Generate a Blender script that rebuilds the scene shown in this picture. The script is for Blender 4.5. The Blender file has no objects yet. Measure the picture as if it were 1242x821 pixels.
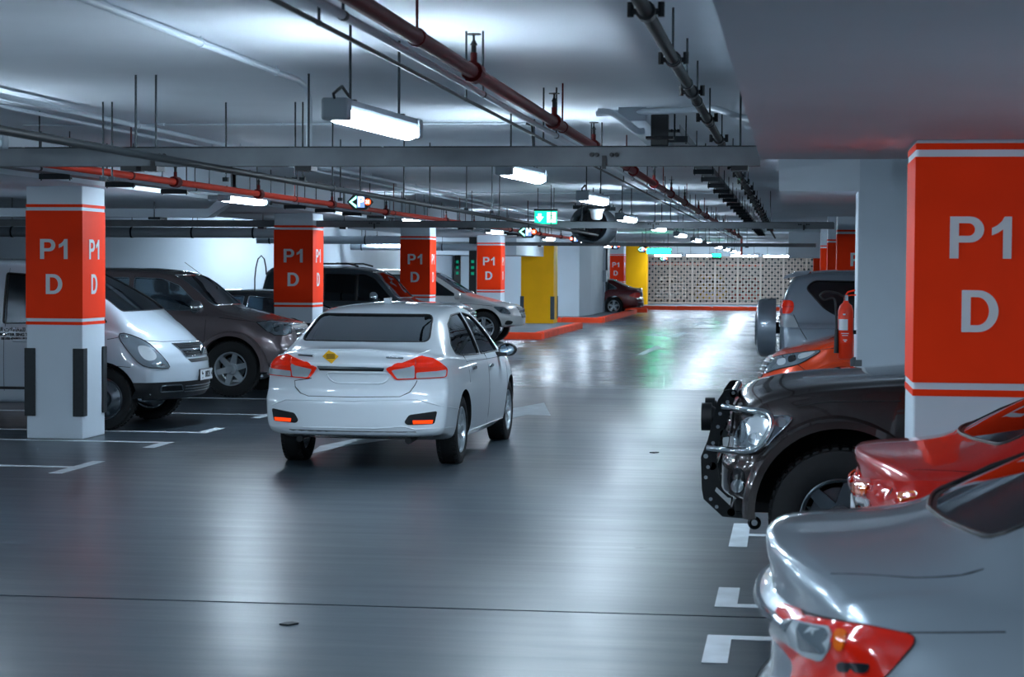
import bpy, bmesh, math, random
import numpy as np
from mathutils import Vector, Matrix
from mathutils.bvhtree import BVHTree

random.seed(7)
S = bpy.context.scene
COL = S.collection

# ------------------------------------------------------------------ camera
FPX = 2400.0
CAM = Vector((0, 0, 1.82))
PSI, THETA, RHO = math.radians(8.07), math.radians(2.045), 0.0065
FWD = Vector((-math.sin(PSI) * math.cos(THETA), math.cos(PSI) * math.cos(THETA), -math.sin(THETA)))
_r0 = Vector((math.cos(PSI), math.sin(PSI), 0))
_u0 = _r0.cross(FWD)
RGT = math.cos(RHO) * _r0 + math.sin(RHO) * _u0
UPV = -math.sin(RHO) * _r0 + math.cos(RHO) * _u0
cam_data = bpy.data.cameras.new('camera')
cam_data.sensor_fit = 'HORIZONTAL'
cam_data.sensor_width = 36
cam_data.lens = FPX * 36 / 1242
cam_data.clip_start, cam_data.clip_end = 0.1, 400
cam = bpy.data.objects.new('camera', cam_data)
COL.objects.link(cam)
cam.matrix_world = Matrix(((RGT.x, UPV.x, -FWD.x, CAM.x), (RGT.y, UPV.y, -FWD.y, CAM.y),
                           (RGT.z, UPV.z, -FWD.z, CAM.z), (0, 0, 0, 1)))
cam_data.dof.use_dof = True
cam_data.dof.focus_distance = 19.0
cam_data.dof.aperture_fstop = 7.1
S.camera = cam


def ray(px, py):
    return (FWD + RGT * ((px - 621) / FPX) - UPV * ((py - 410.5) / FPX)).normalized()


def on_z(px, py, z=0.0):
    d = ray(px, py)
    return CAM + d * ((z - CAM.z) / d.z)


def on_y(px, py, y):
    d = ray(px, py)
    return CAM + d * ((y - CAM.y) / d.y)


# ------------------------------------------------------------------ world, exposure
S.view_settings.view_transform = 'Standard'
S.view_settings.look = 'None'
S.view_settings.exposure = 0.0
S.view_settings.gamma = 1.0
S.view_settings.use_curve_mapping = False
world = bpy.data.worlds.new('world')
S.world = world
world.use_nodes = True
world.node_tree.nodes['Background'].inputs[0].default_value = (0.55, 0.7, 0.85, 1)
world.node_tree.nodes['Background'].inputs[1].default_value = 0.02
LAMP_POWER = 150.0


# ------------------------------------------------------------------ materials
def lin(c):
    if isinstance(c, str):
        c = [int(c[i:i + 2], 16) / 255 for i in (0, 2, 4)]
    return [x / 12.92 if x <= 0.04045 else ((x + 0.055) / 1.055) ** 2.4 for x in c]


MATS = {}


def mat(name, col='808080', rough=0.5, metal=0.0, coat=0.0, emit=None, power=0.0, noise=0.0, nscale=8.0,
        bump=0.0, bscale=40.0, rnoise=0.0, trans=0.0, ior=1.45, spec=0.5, flake=0.0):
    m = bpy.data.materials.new(name)
    m.use_nodes = True
    nt = m.node_tree
    b = nt.nodes['Principled BSDF']
    c = lin(col)
    b.inputs['Base Color'].default_value = (*c, 1)
    b.inputs['Roughness'].default_value = rough
    b.inputs['Metallic'].default_value = metal
    b.inputs['Coat Weight'].default_value = coat
    b.inputs['Coat Roughness'].default_value = 0.04
    b.inputs['Specular IOR Level'].default_value = spec
    b.inputs['IOR'].default_value = ior
    b.inputs['Transmission Weight'].default_value = trans
    if emit:
        b.inputs['Emission Color'].default_value = (*lin(emit), 1)
        b.inputs['Emission Strength'].default_value = power
    if noise or bump or rnoise:
        tc = nt.nodes.new('ShaderNodeTexCoord')
    if noise:
        n = nt.nodes.new('ShaderNodeTexNoise')
        n.inputs['Scale'].default_value = nscale
        n.inputs['Detail'].default_value = 6
        nt.links.new(tc.outputs['Object'], n.inputs['Vector'])
        r = nt.nodes.new('ShaderNodeMapRange')
        r.inputs['From Min'].default_value = 0.3
        r.inputs['From Max'].default_value = 0.7
        r.inputs['To Min'].default_value = 1 - noise
        r.inputs['To Max'].default_value = 1 + noise
        nt.links.new(n.outputs['Fac'], r.inputs['Value'])
        mx = nt.nodes.new('ShaderNodeMix')
        mx.data_type = 'RGBA'
        mx.blend_type = 'MULTIPLY'
        mx.inputs['Factor'].default_value = 1
        mx.inputs[6].default_value = (*c, 1)
        nt.links.new(r.outputs['Result'], mx.inputs[7])
        nt.links.new(mx.outputs[2], b.inputs['Base Color'])
    if bump:
        n2 = nt.nodes.new('ShaderNodeTexNoise')
        n2.inputs['Scale'].default_value = bscale
        n2.inputs['Detail'].default_value = 5
        nt.links.new(tc.outputs['Object'], n2.inputs['Vector'])
        bp = nt.nodes.new('ShaderNodeBump')
        bp.inputs['Strength'].default_value = bump
        bp.inputs['Distance'].default_value = 0.01
        nt.links.new(n2.outputs['Fac'], bp.inputs['Height'])
        nt.links.new(bp.outputs['Normal'], b.inputs['Normal'])
    if flake:
        tc2 = nt.nodes.new('ShaderNodeTexCoord')
        v = nt.nodes.new('ShaderNodeTexVoronoi')
        v.inputs['Scale'].default_value = 900
        nt.links.new(tc2.outputs['Object'], v.inputs['Vector'])
        r = nt.nodes.new('ShaderNodeMapRange')
        r.inputs['To Min'].default_value = rough - flake
        r.inputs['To Max'].default_value = rough + flake
        nt.links.new(v.outputs['Distance'], r.inputs['Value'])
        nt.links.new(r.outputs['Result'], b.inputs['Roughness'])
    MATS[name] = m
    return m


def glass_mat(name, tint, refl=0.12, opac=0.0):
    """car glass: tinted see-through sheet with a mirror reflection on top"""
    m = bpy.data.materials.new(name)
    m.use_nodes = True
    nt = m.node_tree
    nt.nodes.remove(nt.nodes['Principled BSDF'])
    out = nt.nodes['Material Output']
    t = nt.nodes.new('ShaderNodeBsdfTransparent')
    t.inputs[0].default_value = (*lin(tint), 1)
    g = nt.nodes.new('ShaderNodeBsdfGlossy')
    g.inputs['Color'].default_value = (0.9, 0.95, 1, 1)
    g.inputs['Roughness'].default_value = 0.02
    f = nt.nodes.new('ShaderNodeFresnel')
    f.inputs['IOR'].default_value = 1.5
    a = nt.nodes.new('ShaderNodeMath')
    a.operation = 'ADD'
    a.inputs[1].default_value = refl * 0.3
    nt.links.new(f.outputs[0], a.inputs[0])
    x = nt.nodes.new('ShaderNodeMixShader')
    nt.links.new(a.outputs[0], x.inputs[0])
    nt.links.new(t.outputs[0], x.inputs[1])
    nt.links.new(g.outputs[0], x.inputs[2])
    nt.links.new(x.outputs[0], out.inputs['Surface'])
    MATS[name] = m
    return m


def emit_mat(name, col, power):
    m = bpy.data.materials.new(name)
    m.use_nodes = True
    nt = m.node_tree
    nt.nodes.remove(nt.nodes['Principled BSDF'])
    e = nt.nodes.new('ShaderNodeEmission')
    e.inputs[0].default_value = (*lin(col), 1)
    e.inputs[1].default_value = power
    nt.links.new(e.outputs[0], nt.nodes['Material Output'].inputs['Surface'])
    MATS[name] = m
    return m


mat('white_paint', 'c6d2dc', 0.55, noise=0.05, nscale=1.2, bump=0.08, bscale=60)
mat('wall_white', 'c6d1da', 0.6, noise=0.06, nscale=0.7, bump=0.08, bscale=40)
mat('ceiling_paint', 'dbe3ea', 0.7, noise=0.08, nscale=0.5, bump=0.1, bscale=50)
mat('soffit_paint', 'dbe3ea', 0.7, noise=0.07, nscale=0.5, bump=0.1, bscale=50)
mat('column_red', 'f23400', 0.6, noise=0.05, nscale=2.0, spec=0.2)
mat('letter_white', 'cdd5da', 0.5)
mat('column_yellow', 'ffb800', 0.55, noise=0.05, nscale=2.0, spec=0.3)
mat('rubber', '22282c', 0.55, noise=0.15, nscale=20)
mat('grey_guard', '3c464d', 0.5, noise=0.15, nscale=20)
mat('kerb_orange', 'f0461a', 0.6, noise=0.12, nscale=3)
mat('island_grey', '6e7880', 0.7, noise=0.15, nscale=2)
mat('line_white', 'c3cdd3', 0.5, noise=0.14, nscale=5)
mat('joint_black', '14181b', 0.8)
mat('galvanised', '62686c', 0.55, metal=0.3, noise=0.16, nscale=5)
mat('tray_dark', '22282d', 0.5, metal=0.4)
mat('steel_rod', '2c3338', 0.4, metal=0.7)
mat('pipe_red', '5f0d0d', 0.5, spec=0.25, noise=0.1)
mat('pipe_orange', 'd23210', 0.5, spec=0.25, noise=0.1)
mat('pipe_green_black', '0e1615', 0.6, spec=0.2)
mat('pipe_black', '181d20', 0.5, spec=0.2)
mat('conduit_white', 'c2cdd6', 0.4)
mat('lamp_housing', '79848c', 0.45)
emit_mat('lamp_glow', 'd4e9fb', LAMP_POWER)
mat('lamp_unlit', 'b9cdd4', 0.15, coat=0.5)
mat('duct_dark', '3f484f', 0.5, metal=0.2)
emit_mat('sign_green', '18d09a', 2.6)
emit_mat('sign_green_far', '08c882', 45.0)
emit_mat('sign_green_dim', '18a080', 0.6)
emit_mat('sign_white', 'eafff8', 3.0)
emit_mat('sign_blue', '7ea6e8', 1.4)
emit_mat('sign_red', 'ff5420', 2.6)
mat('sign_black', '0c1013', 0.4)
mat('chrome', 'd5dde2', 0.12, metal=1.0)
mat('black_plastic', '15181b', 0.45)
mat('black_gloss', '0b0d0f', 0.15, coat=0.6)
mat('cctv_white', 'c8d0d6', 0.4)
mat('extinguisher_red', 'ee340e', 0.35, coat=0.3, spec=0.3)
mat('label_white', 'd8dde0', 0.5)
mat('screen_cream', 'b4a69c', 0.6)
mat('duct_grey', 'a2aeb8', 0.45, metal=0.2)
mat('window_frame_white', 'd9dfe4', 0.5)
mat('wall_dark', '3a4349', 0.7, noise=0.2, nscale=1.0)
mat('window_dark', '586a75', 0.2)


def floor_mat(name, base, rough, streak):
    m = bpy.data.materials.new(name)
    m.use_nodes = True
    nt = m.node_tree
    L = nt.links.new
    b = nt.nodes['Principled BSDF']
    tc = nt.nodes.new('ShaderNodeTexCoord')
    mp = nt.nodes.new('ShaderNodeMapping')
    mp.inputs['Scale'].default_value = (0.35, 3.2, 1)
    L(tc.outputs['Object'], mp.inputs['Vector'])
    n1 = nt.nodes.new('ShaderNodeTexNoise')          # trowel streaks across the aisle
    n1.inputs['Scale'].default_value = 1.6
    n1.inputs['Detail'].default_value = 8
    n1.inputs['Roughness'].default_value = 0.65
    L(mp.outputs[0], n1.inputs['Vector'])
    n2 = nt.nodes.new('ShaderNodeTexNoise')          # broad dirt patches
    n2.inputs['Scale'].default_value = 0.45
    n2.inputs['Detail'].default_value = 5
    L(tc.outputs['Object'], n2.inputs['Vector'])
    n3 = nt.nodes.new('ShaderNodeTexNoise')          # fine grit
    n3.inputs['Scale'].default_value = 160
    n3.inputs['Detail'].default_value = 3
    L(tc.outputs['Object'], n3.inputs['Vector'])
    cr = nt.nodes.new('ShaderNodeValToRGB')
    c = lin(base)
    cr.color_ramp.elements[0].position = 0.3
    cr.color_ramp.elements[0].color = (*[x * 0.82 for x in c], 1)
    cr.color_ramp.elements[1].position = 0.72
    cr.color_ramp.elements[1].color = (*[x * 1.18 for x in c], 1)
    a = nt.nodes.new('ShaderNodeMath')
    a.operation = 'MULTIPLY_ADD'
    a.inputs[1].default_value = 0.6
    L(n1.outputs['Fac'], a.inputs[0])
    a2 = nt.nodes.new('ShaderNodeMath')
    a2.operation = 'MULTIPLY'
    a2.inputs[1].default_value = 0.4
    L(n2.outputs['Fac'], a2.inputs[0])
    L(a2.outputs[0], a.inputs[2])
    L(a.outputs[0], cr.inputs[0])
    L(cr.outputs[0], b.inputs['Base Color'])
    r = nt.nodes.new('ShaderNodeMapRange')
    r.inputs['From Min'].default_value = 0.3
    r.inputs['From Max'].default_value = 0.7
    r.inputs['To Min'].default_value = rough - 0.07
    r.inputs['To Max'].default_value = rough + 0.08
    L(a.outputs[0], r.inputs['Value'])
    L(r.outputs[0], b.inputs['Roughness'])
    bp = nt.nodes.new('ShaderNodeBump')
    bp.inputs['Strength'].default_value = streak
    bp.inputs['Distance'].default_value = 0.02
    L(n1.outputs['Fac'], bp.inputs['Height'])
    bp2 = nt.nodes.new('ShaderNodeBump')
    bp2.inputs['Strength'].default_value = 0.12
    bp2.inputs['Distance'].default_value = 0.002
    L(n3.outputs['Fac'], bp2.inputs['Height'])
    L(bp.outputs[0], bp2.inputs['Normal'])
    L(bp2.outputs[0], b.inputs['Normal'])
    b.inputs['Specular IOR Level'].default_value = 0.6
    MATS[name] = m


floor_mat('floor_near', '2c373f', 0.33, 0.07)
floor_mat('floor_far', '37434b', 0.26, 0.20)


# ------------------------------------------------------------------ mesh helpers
def link(name, me, m=None, parent=None, **props):
    o = bpy.data.objects.new(name, me)
    COL.objects.link(o)
    if m is not None:
        me.materials.clear()
        me.materials.append(MATS[m] if isinstance(m, str) else m)
    if parent is not None:
        o.parent = parent
    for k, v in props.items():
        o[k] = v
    return o


def empty(name, loc=(0, 0, 0), rz=0.0, **props):
    o = bpy.data.objects.new(name, None)
    COL.objects.link(o)
    o.location = loc
    o.rotation_euler = (0, 0, rz)
    o.empty_display_size = 0.2
    for k, v in props.items():
        o[k] = v
    return o


class MB:
    """collects shapes into one mesh"""

    def __init__(s):
        s.bm = bmesh.new()

    def box(s, x0, x1, y0, y1, z0, z1, bevel=0.0):
        r = bmesh.ops.create_cube(s.bm, size=1, matrix=Matrix.Translation(((x0 + x1) / 2, (y0 + y1) / 2, (z0 + z1) / 2)) @
                                  Matrix.Diagonal((abs(x1 - x0), abs(y1 - y0), abs(z1 - z0), 1)))
        if bevel:
            es = list({e for v in r['verts'] for e in v.link_edges})
            bmesh.ops.bevel(s.bm, geom=es, offset=bevel, segments=2, affect='EDGES', profile=0.5)
        return s

    def cyl(s, p, q, r, seg=10, r2=None):
        p, q = Vector(p), Vector(q)
        d = q - p
        if d.length < 1e-6:
            return s
        M = Matrix.Translation((p + q) / 2) @ d.to_track_quat('Z', 'Y').to_matrix().to_4x4()
        bmesh.ops.create_cone(s.bm, cap_ends=True, segments=seg, radius1=r, radius2=r if r2 is None else r2, depth=d.length, matrix=M)
        return s

    def tube(s, pts, r, seg=8):
        pts = [Vector(p) for p in pts]
        rings = []
        for i, p in enumerate(pts):
            d = (pts[min(i + 1, len(pts) - 1)] - pts[max(i - 1, 0)]).normalized()
            q = d.to_track_quat('Z', 'Y')
            rings.append([s.bm.verts.new(p + q @ Vector((r * math.cos(2 * math.pi * k / seg), r * math.sin(2 * math.pi * k / seg), 0)))
                          for k in range(seg)])
        for a, b in zip(rings, rings[1:]):
            # align start index to avoid twists
            off = min(range(seg), key=lambda o: sum((a[k].co - b[(k + o) % seg].co).length for k in range(0, seg, 2)))
            bb = [b[(k + off) % seg] for k in range(seg)]
            b[:] = bb
            for k in range(seg):
                s.bm.faces.new((a[k], a[(k + 1) % seg], b[(k + 1) % seg], b[k]))
        s.bm.faces.new(rings[0][::-1])
        s.bm.faces.new(rings[-1])
        return s

    def prism(s, pts, d):
        """extrude a planar 3-D polygon along d"""
        d = Vector(d)
        a = [s.bm.verts.new(p) for p in pts]
        b = [s.bm.verts.new(Vector(p) + d) for p in pts]
        n = len(pts)
        s.bm.faces.new(a[::-1])
        s.bm.faces.new(b)
        for i in range(n):
            s.bm.faces.new((a[i], a[(i + 1) % n], b[(i + 1) % n], b[i]))
        return s

    def sphere(s, c, r, sx=1, sy=1, sz=1, u=16, v=10):
        bmesh.ops.create_uvsphere(s.bm, u_segments=u, v_segments=v, radius=r,
                                  matrix=Matrix.Translation(c) @ Matrix.Diagonal((sx, sy, sz, 1)))
        return s

    def lathe(s, prof, axis='Y', seg=32, c=(0, 0, 0)):
        """closed profile [(axial, radius)] turned round the axis"""
        rings = []
        for k in range(seg):
            t = 2 * math.pi * k / seg
            ring = []
            for a, r in prof:
                if axis == 'Y':
                    p = (c[0] + r * math.cos(t), c[1] + a, c[2] + r * math.sin(t))
                elif axis == 'X':
                    p = (c[0] + a, c[1] + r * math.cos(t), c[2] + r * math.sin(t))
                else:
                    p = (c[0] + r * math.cos(t), c[1] + r * math.sin(t), c[2] + a)
                ring.append(s.bm.verts.new(p))
            rings.append(ring)
        n = len(prof)
        for k in range(seg):
            a, b = rings[k], rings[(k + 1) % seg]
            for i in range(n - 1):
                try:
                    s.bm.faces.new((a[i], a[i + 1], b[i + 1], b[i]))
                except ValueError:
                    pass
        return s

    def mesh(s, name, smooth=None):
        bmesh.ops.remove_doubles(s.bm, verts=s.bm.verts, dist=1e-6)
        bmesh.ops.recalc_face_normals(s.bm, faces=s.bm.faces)
        me = bpy.data.meshes.new(name)
        s.bm.to_mesh(me)
        s.bm.free()
        if smooth is not None:
            sharp(me, smooth)
        return me

    def obj(s, name, m=None, parent=None, smooth=None, **props):
        return link(name, s.mesh(name, smooth), m, parent, **props)


def sharp(me, deg=40):
    me.polygons.foreach_set('use_smooth', [True] * len(me.polygons))
    me.update()
    bm = bmesh.new()
    bm.from_mesh(me)
    lim = math.radians(deg)
    for e in bm.edges:
        e.smooth = not (len(e.link_faces) == 2 and e.calc_face_angle(0) > lim)
    bm.to_mesh(me)
    bm.free()


def text_mesh(txt, size, bold=0.0, depth=0.004, align='CENTER'):
    cu = bpy.data.curves.new('lettering', 'FONT')
    cu.body = txt
    cu.size = size
    cu.offset = bold
    cu.extrude = depth / 2
    cu.align_x = align
    cu.align_y = 'CENTER'
    cu.resolution_u = 4
    o = bpy.data.objects.new('lettering', cu)
    COL.objects.link(o)
    dg = bpy.context.evaluated_depsgraph_get()
    me = bpy.data.meshes.new_from_object(o.evaluated_get(dg))
    bpy.data.objects.remove(o)
    bpy.data.curves.remove(cu)
    return me


def text(name, txt, size, M, m, parent=None, bold=0.0, depth=0.004, sx=1.0, align='CENTER', **props):
    me = text_mesh(txt, size, bold, depth, align)
    me.transform(M @ Matrix.Diagonal((sx, 1, 1, 1)))
    return link(name, me, m, parent, **props)


def glyph_mesh(txt, H, depth=.004):
    """bold grotesque P, 1 and D drawn as filled outlines with counters"""
    def arc(cx, cy, rx, ry, a0, a1, n=10):
        return [(cx + rx * math.cos(math.radians(a0 + (a1 - a0) * k / n)), cy + ry * math.sin(math.radians(a0 + (a1 - a0) * k / n))) for k in range(n + 1)]
    G = {'P': (.80, [[(0, 0), (0, 1)] + arc(.47, .69, .33, .31, 90, -90) + [(.21, .38), (.21, 0)], [(.21, .84), (.21, .54)] + arc(.44, .69, .145, .15, -90, 90)]),
         'D': (.86, [[(0, 0), (0, 1)] + arc(.38, .5, .48, .5, 90, -90, 16), [(.21, .835), (.21, .165)] + arc(.37, .5, .27, .335, -90, 90, 14)]),
         '1': (.50, [[(.28, 0), (.28, .70), (.16, .61), (.02, .555), (.02, .73), (.14, .79), (.25, .89), (.31, 1), (.48, 1), (.48, 0)]])}
    gap = .16
    tot = sum(G[c][0] for c in txt) + gap * (len(txt) - 1)
    x = -tot / 2
    cu = bpy.data.curves.new('lettering', 'CURVE')
    cu.dimensions = '2D'
    cu.fill_mode = 'BOTH'
    cu.extrude = depth / 2
    for ch in txt:
        w, rings = G[ch]
        for r in rings:
            sp = cu.splines.new('POLY')
            sp.points.add(len(r) - 1)
            for p, (a, b) in zip(sp.points, r):
                p.co = ((x + a) * H, (b - .5) * H, 0, 1)
            sp.use_cyclic_u = True
        x += w + gap
    o = bpy.data.objects.new('lettering', cu)
    COL.objects.link(o)
    me = bpy.data.meshes.new_from_object(o.evaluated_get(bpy.context.evaluated_depsgraph_get()))
    bpy.data.objects.remove(o)
    bpy.data.curves.remove(cu)
    return me


FACE_S = Matrix(((1, 0, 0, 0), (0, 0, -1, 0), (0, 1, 0, 0), (0, 0, 0, 1)))      # reads from -Y
FACE_E = Matrix(((0, 0, 1, 0), (1, 0, 0, 0), (0, 1, 0, 0), (0, 0, 0, 1)))       # reads from +X
FACE_W = Matrix(((0, 0, -1, 0), (-1, 0, 0, 0), (0, 1, 0, 0), (0, 0, 0, 1)))     # reads from -X

# ================================================================== the setting
def struct(o, label=None):
    o['kind'] = 'structure'
    if label:
        o['label'] = label
    return o


XL, XR, YB, YF = -24.0, 9.0, -16.0, 116.0
CEIL = 3.0
# floor: a dark base with four screeded slabs, open joints between them
floor = MB().box(XL, XR, YB, YF, -0.3, -0.03).obj('floor', 'joint_black')
struct(floor, 'dark grey polished concrete car park floor')
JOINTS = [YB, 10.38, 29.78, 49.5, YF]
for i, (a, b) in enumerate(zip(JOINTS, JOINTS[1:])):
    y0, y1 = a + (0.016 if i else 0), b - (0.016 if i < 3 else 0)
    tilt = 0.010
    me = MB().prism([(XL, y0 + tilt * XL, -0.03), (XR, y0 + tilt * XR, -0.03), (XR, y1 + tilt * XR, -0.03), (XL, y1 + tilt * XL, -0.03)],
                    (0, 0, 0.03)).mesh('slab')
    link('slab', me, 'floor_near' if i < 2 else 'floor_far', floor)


def marking(pts, name='marking'):
    """painted marking: a thin skin on the floor, given as ground polygon"""
    if len(pts[0]) == 2:
        pts = [(p[0], p[1], 0) for p in pts]
    a = sum(p[0] * q[1] - q[0] * p[1] for p, q in zip(pts, pts[1:] + pts[:1]))
    if a < 0:
        pts = pts[::-1]
    return MB().prism([(p[0], p[1], 0.0) for p in pts], (0, 0, 0.0025)).obj(name, 'line_white', floor)


def rect_mark(x0, x1, y0, y1):
    marking([(x0, y0), (x1, y0), (x1, y1), (x0, y1)])


def stall_line(y, side, before, after):
    """a stall line with its foot along the aisle edge"""
    if side < 0:
        xe = -6.3
        rect_mark(-12.4, xe - 0.12, y - 0.05, y + 0.05)
        rect_mark(xe - 0.12, xe, y - 0.05 - before, y + 0.05 + after)
    else:
        xe = -0.40
        rect_mark(xe + 0.12, 5.6, y - 0.05, y + 0.05)
        rect_mark(xe, xe + 0.12, y - 0.05 - before, y + 0.05 + after)


for y, b, a in ((14.4, .5, .5), (17.05, .5, .5), (19.62, .55, 0), (20.85, 0, .6), (23.55, .5, .5), (26.36, .5, .5), (29.1, .5, 0), (30.85, 0, .5),
                (33.6, .5, .5), (36.3, .5, .5), (39.0, .5, 0), (40.8, 0, .5), (43.5, .5, .5), (46.2, .5, .5), (48.9, .5, 0)):
    stall_line(y, -1, b, a)
for y, b, a in ((6.95, .5, .5), (9.78, .6, 0), (10.72, 0, .55), (13.6, .55, .55), (16.4, .5, .5), (19.25, .5, 0), (20.8, 0, .5), (23.6, .5, .5), (26.4, .5, .5),
                (29.2, .5, 0), (31.5, 0, .5), (34.4, .5, .5)):
    stall_line(y, 1, b, a)


def px_mark(*px):
    return marking([tuple(on_z(x, y))[:2] for x, y in px])


# direction arrows painted on the aisle (corners taken where they lie on the floor)
px_mark((660, 488.5), (668, 504), (640, 503), (560, 520), (420, 541), (374, 551), (388, 541), (520, 514), (612, 497))   # turn arrow under the white saloon
px_mark((773, 430), (795, 419), (807, 422.5), (797, 423), (781, 430))
px_mark((780, 406.5), (792, 405), (817, 406.5), (828, 402.5), (841, 404), (832, 404.5), (821, 409), (800, 408))
px_mark((839, 392.5), (851, 389.5), (861, 392.5), (853, 393), (845, 395.5), (842, 395.5), (846, 393))
px_mark((800, 388.5), (812, 387), (861, 385), (868, 384.5), (864, 387), (860, 387), (836, 387), (815, 390))
px_mark((866, 395), (880, 393.2), (886, 394), (870, 395.6))

# ceiling slab, soffits and drop beams
struct(MB().box(XL, XR, YB, YF, CEIL, CEIL + 0.25).obj('ceiling', 'ceiling_paint'), 'pale painted concrete ceiling slab over the aisle')
struct(MB().box(-0.2, XR, YB, 11.8, 2.47, CEIL).obj('beam_soffit', 'soffit_paint'), 'wide flat drop soffit joining the large red column top')
struct(MB().box(-0.15, XR, 19.9, 29.3, 2.6, CEIL).obj('beam_soffit', 'soffit_paint'), 'drop soffit behind the plain white column')
struct(MB().box(-0.15, 2.6, 63, 66, 2.2, CEIL).obj('beam_bulkhead', 'soffit_paint'), 'low bulkhead before the last red columns')
struct(MB().box(-9.5, -7.1, YB, 54, 2.64, CEIL).obj('beam_longitudinal', 'soffit_paint'), 'long drop beam over the row of red columns')
struct(MB().box(-10.4, -7.55, 54, 60, 2.17, CEIL).obj('beam_bulkhead', 'wall_white'), 'pale bulkhead before the yellow column')

struct(MB().box(-9.5, 4.5, 96.3, 96.8, 2.44, CEIL).obj('beam_bulkhead', 'wall_white'), 'pale bulkhead above the perforated screen')
# walls round the hall
struct(MB().box(XL - .2, XL, YB, YF, -0.3, CEIL).obj('wall_west', 'wall_white'), 'white wall behind the parked row')
struct(MB().box(XR, XR + .2, YB, YF, -0.3, CEIL).obj('wall_east', 'wall_white'), 'white wall behind the columns on the extinguisher side')
struct(MB().box(XL, XR, YB - .2, YB, -0.3, CEIL).obj('wall_south', 'wall_white'), 'white end wall of the hall')
struct(MB().box(XL, XR, YF, YF + .2, -0.3, CEIL).obj('wall_north', 'wall_dark'), 'dark wall beyond the perforated screen')
struct(MB().box(XL, -12.1, 47.0, 47.3, 0, CEIL).obj('wall_partition', 'wall_white'), 'white cross wall behind the brown off-roader')
struct(MB().box(-12.4, -12.1, 47.3, 72, 0, CEIL).obj('wall_return', 'wall_white'), 'white return wall behind the parked row')
wb = struct(MB().box(-12.1, -7.4, 72, 72.3, 0, CEIL).obj('wall_lobby', 'wall_white'), 'white wall with glazed openings near the yellow column')
for k in range(3):
    x0 = -11.9 + k * 1.35
    f = MB().box(x0, x0 + 1.2, 71.93, 72.0, 1.35, 2.1).obj('window_frame', 'window_frame_white', wb)
    MB().box(x0 + .08, x0 + 1.12, 71.92, 71.96, 1.43, 2.02).obj('pane', 'window_dark', wb)

# lift core on the second island
core = MB()
core.prism([(-12, 69.8, 0.12), (-7.5, 69.8, .12), (-7.3, 72, .12), (-7.3, 77.3, .12), (-12, 77.3, .12)], (0, 0, CEIL - .12))
core = struct(core.obj('wall_core', 'wall_white'), 'white lift core block on the orange-kerbed island')
MB().box(-7.34, -7.2, 77.3, 78.3, 0.12, 2.6).obj('wall_edge_panel', 'grey_guard', core)
MB().cyl((-7.25, 76.6, .9), (-7.25, 76.6, CEIL), .035).obj('riser', 'conduit_white', core)
MB().box(-7.3, -7.16, 76.4, 76.8, 1.3, 1.75, .01).obj('junction_box', 'duct_grey', core)


def island(name, label, pts, orange):
    """raised grey island; every orange kerb stone is a piece of its own"""
    o = MB().prism([(x, y, 0) for x, y in pts], (0, 0, .12)).obj(name, 'island_grey')
    struct(o, label)
    for (xa, ya), (xb, yb) in orange:
        A, B = Vector((xa, ya, 0)), Vector((xb, yb, 0))
        L = (B - A).length
        n = max(1, round(L / 1.6))
        d = (B - A) / n
        nrm = Vector((d.y, -d.x, 0)).normalized()
        for k in range(n):
            p, q = A + d * k + d.normalized() * .006, A + d * (k + 1) - d.normalized() * .006
            pr = [(p - nrm * .02), (p + nrm * .22), (q + nrm * .22), (q - nrm * .02)]
            b = MB().prism([tuple(v) for v in pr], (0, 0, .17))
            es = [e for e in b.bm.edges if all(v.co.z > .1 for v in e.verts)]
            bmesh.ops.bevel(b.bm, geom=es, offset=.025, segments=2, affect='EDGES')
            b.obj('kerb_stone', 'kerb_orange', o)
    return o


island('kerb_island', 'raised grey island with orange kerb round the first yellow column',
       [(-10.2, 50.3), (-6.55, 50.3), (-6.55, 61.5), (-10.2, 61.5)], [((-8.4, 50.3), (-6.33, 50.3)), ((-6.55, 50.5), (-6.55, 60.0))])
island('kerb_island', 'raised grey island with orange kerb round the lift core',
       [(-12, 66.2), (-6.5, 66.2), (-6.5, 80), (-12, 80)], [((-10.5, 66.2), (-6.3, 66.2)), ((-6.5, 66.4), (-6.5, 80.5))])
island('kerb_island', 'short orange kerb behind the maroon saloon',
       [(-7.6, 82.6), (-6.1, 82.6), (-6.1, 84.2), (-7.6, 84.2)], [((-7.5, 82.6), (-6.0, 82.6))])
kx = []
island('kerb_island', 'low island with long orange kerb at the foot of the perforated screen',
       [(-8.5, 88.2), (4.5, 88.2), (4.5, 97.4), (-8.5, 97.4)], [((-8.3, 88.2), (4.4, 88.2))])


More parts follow.
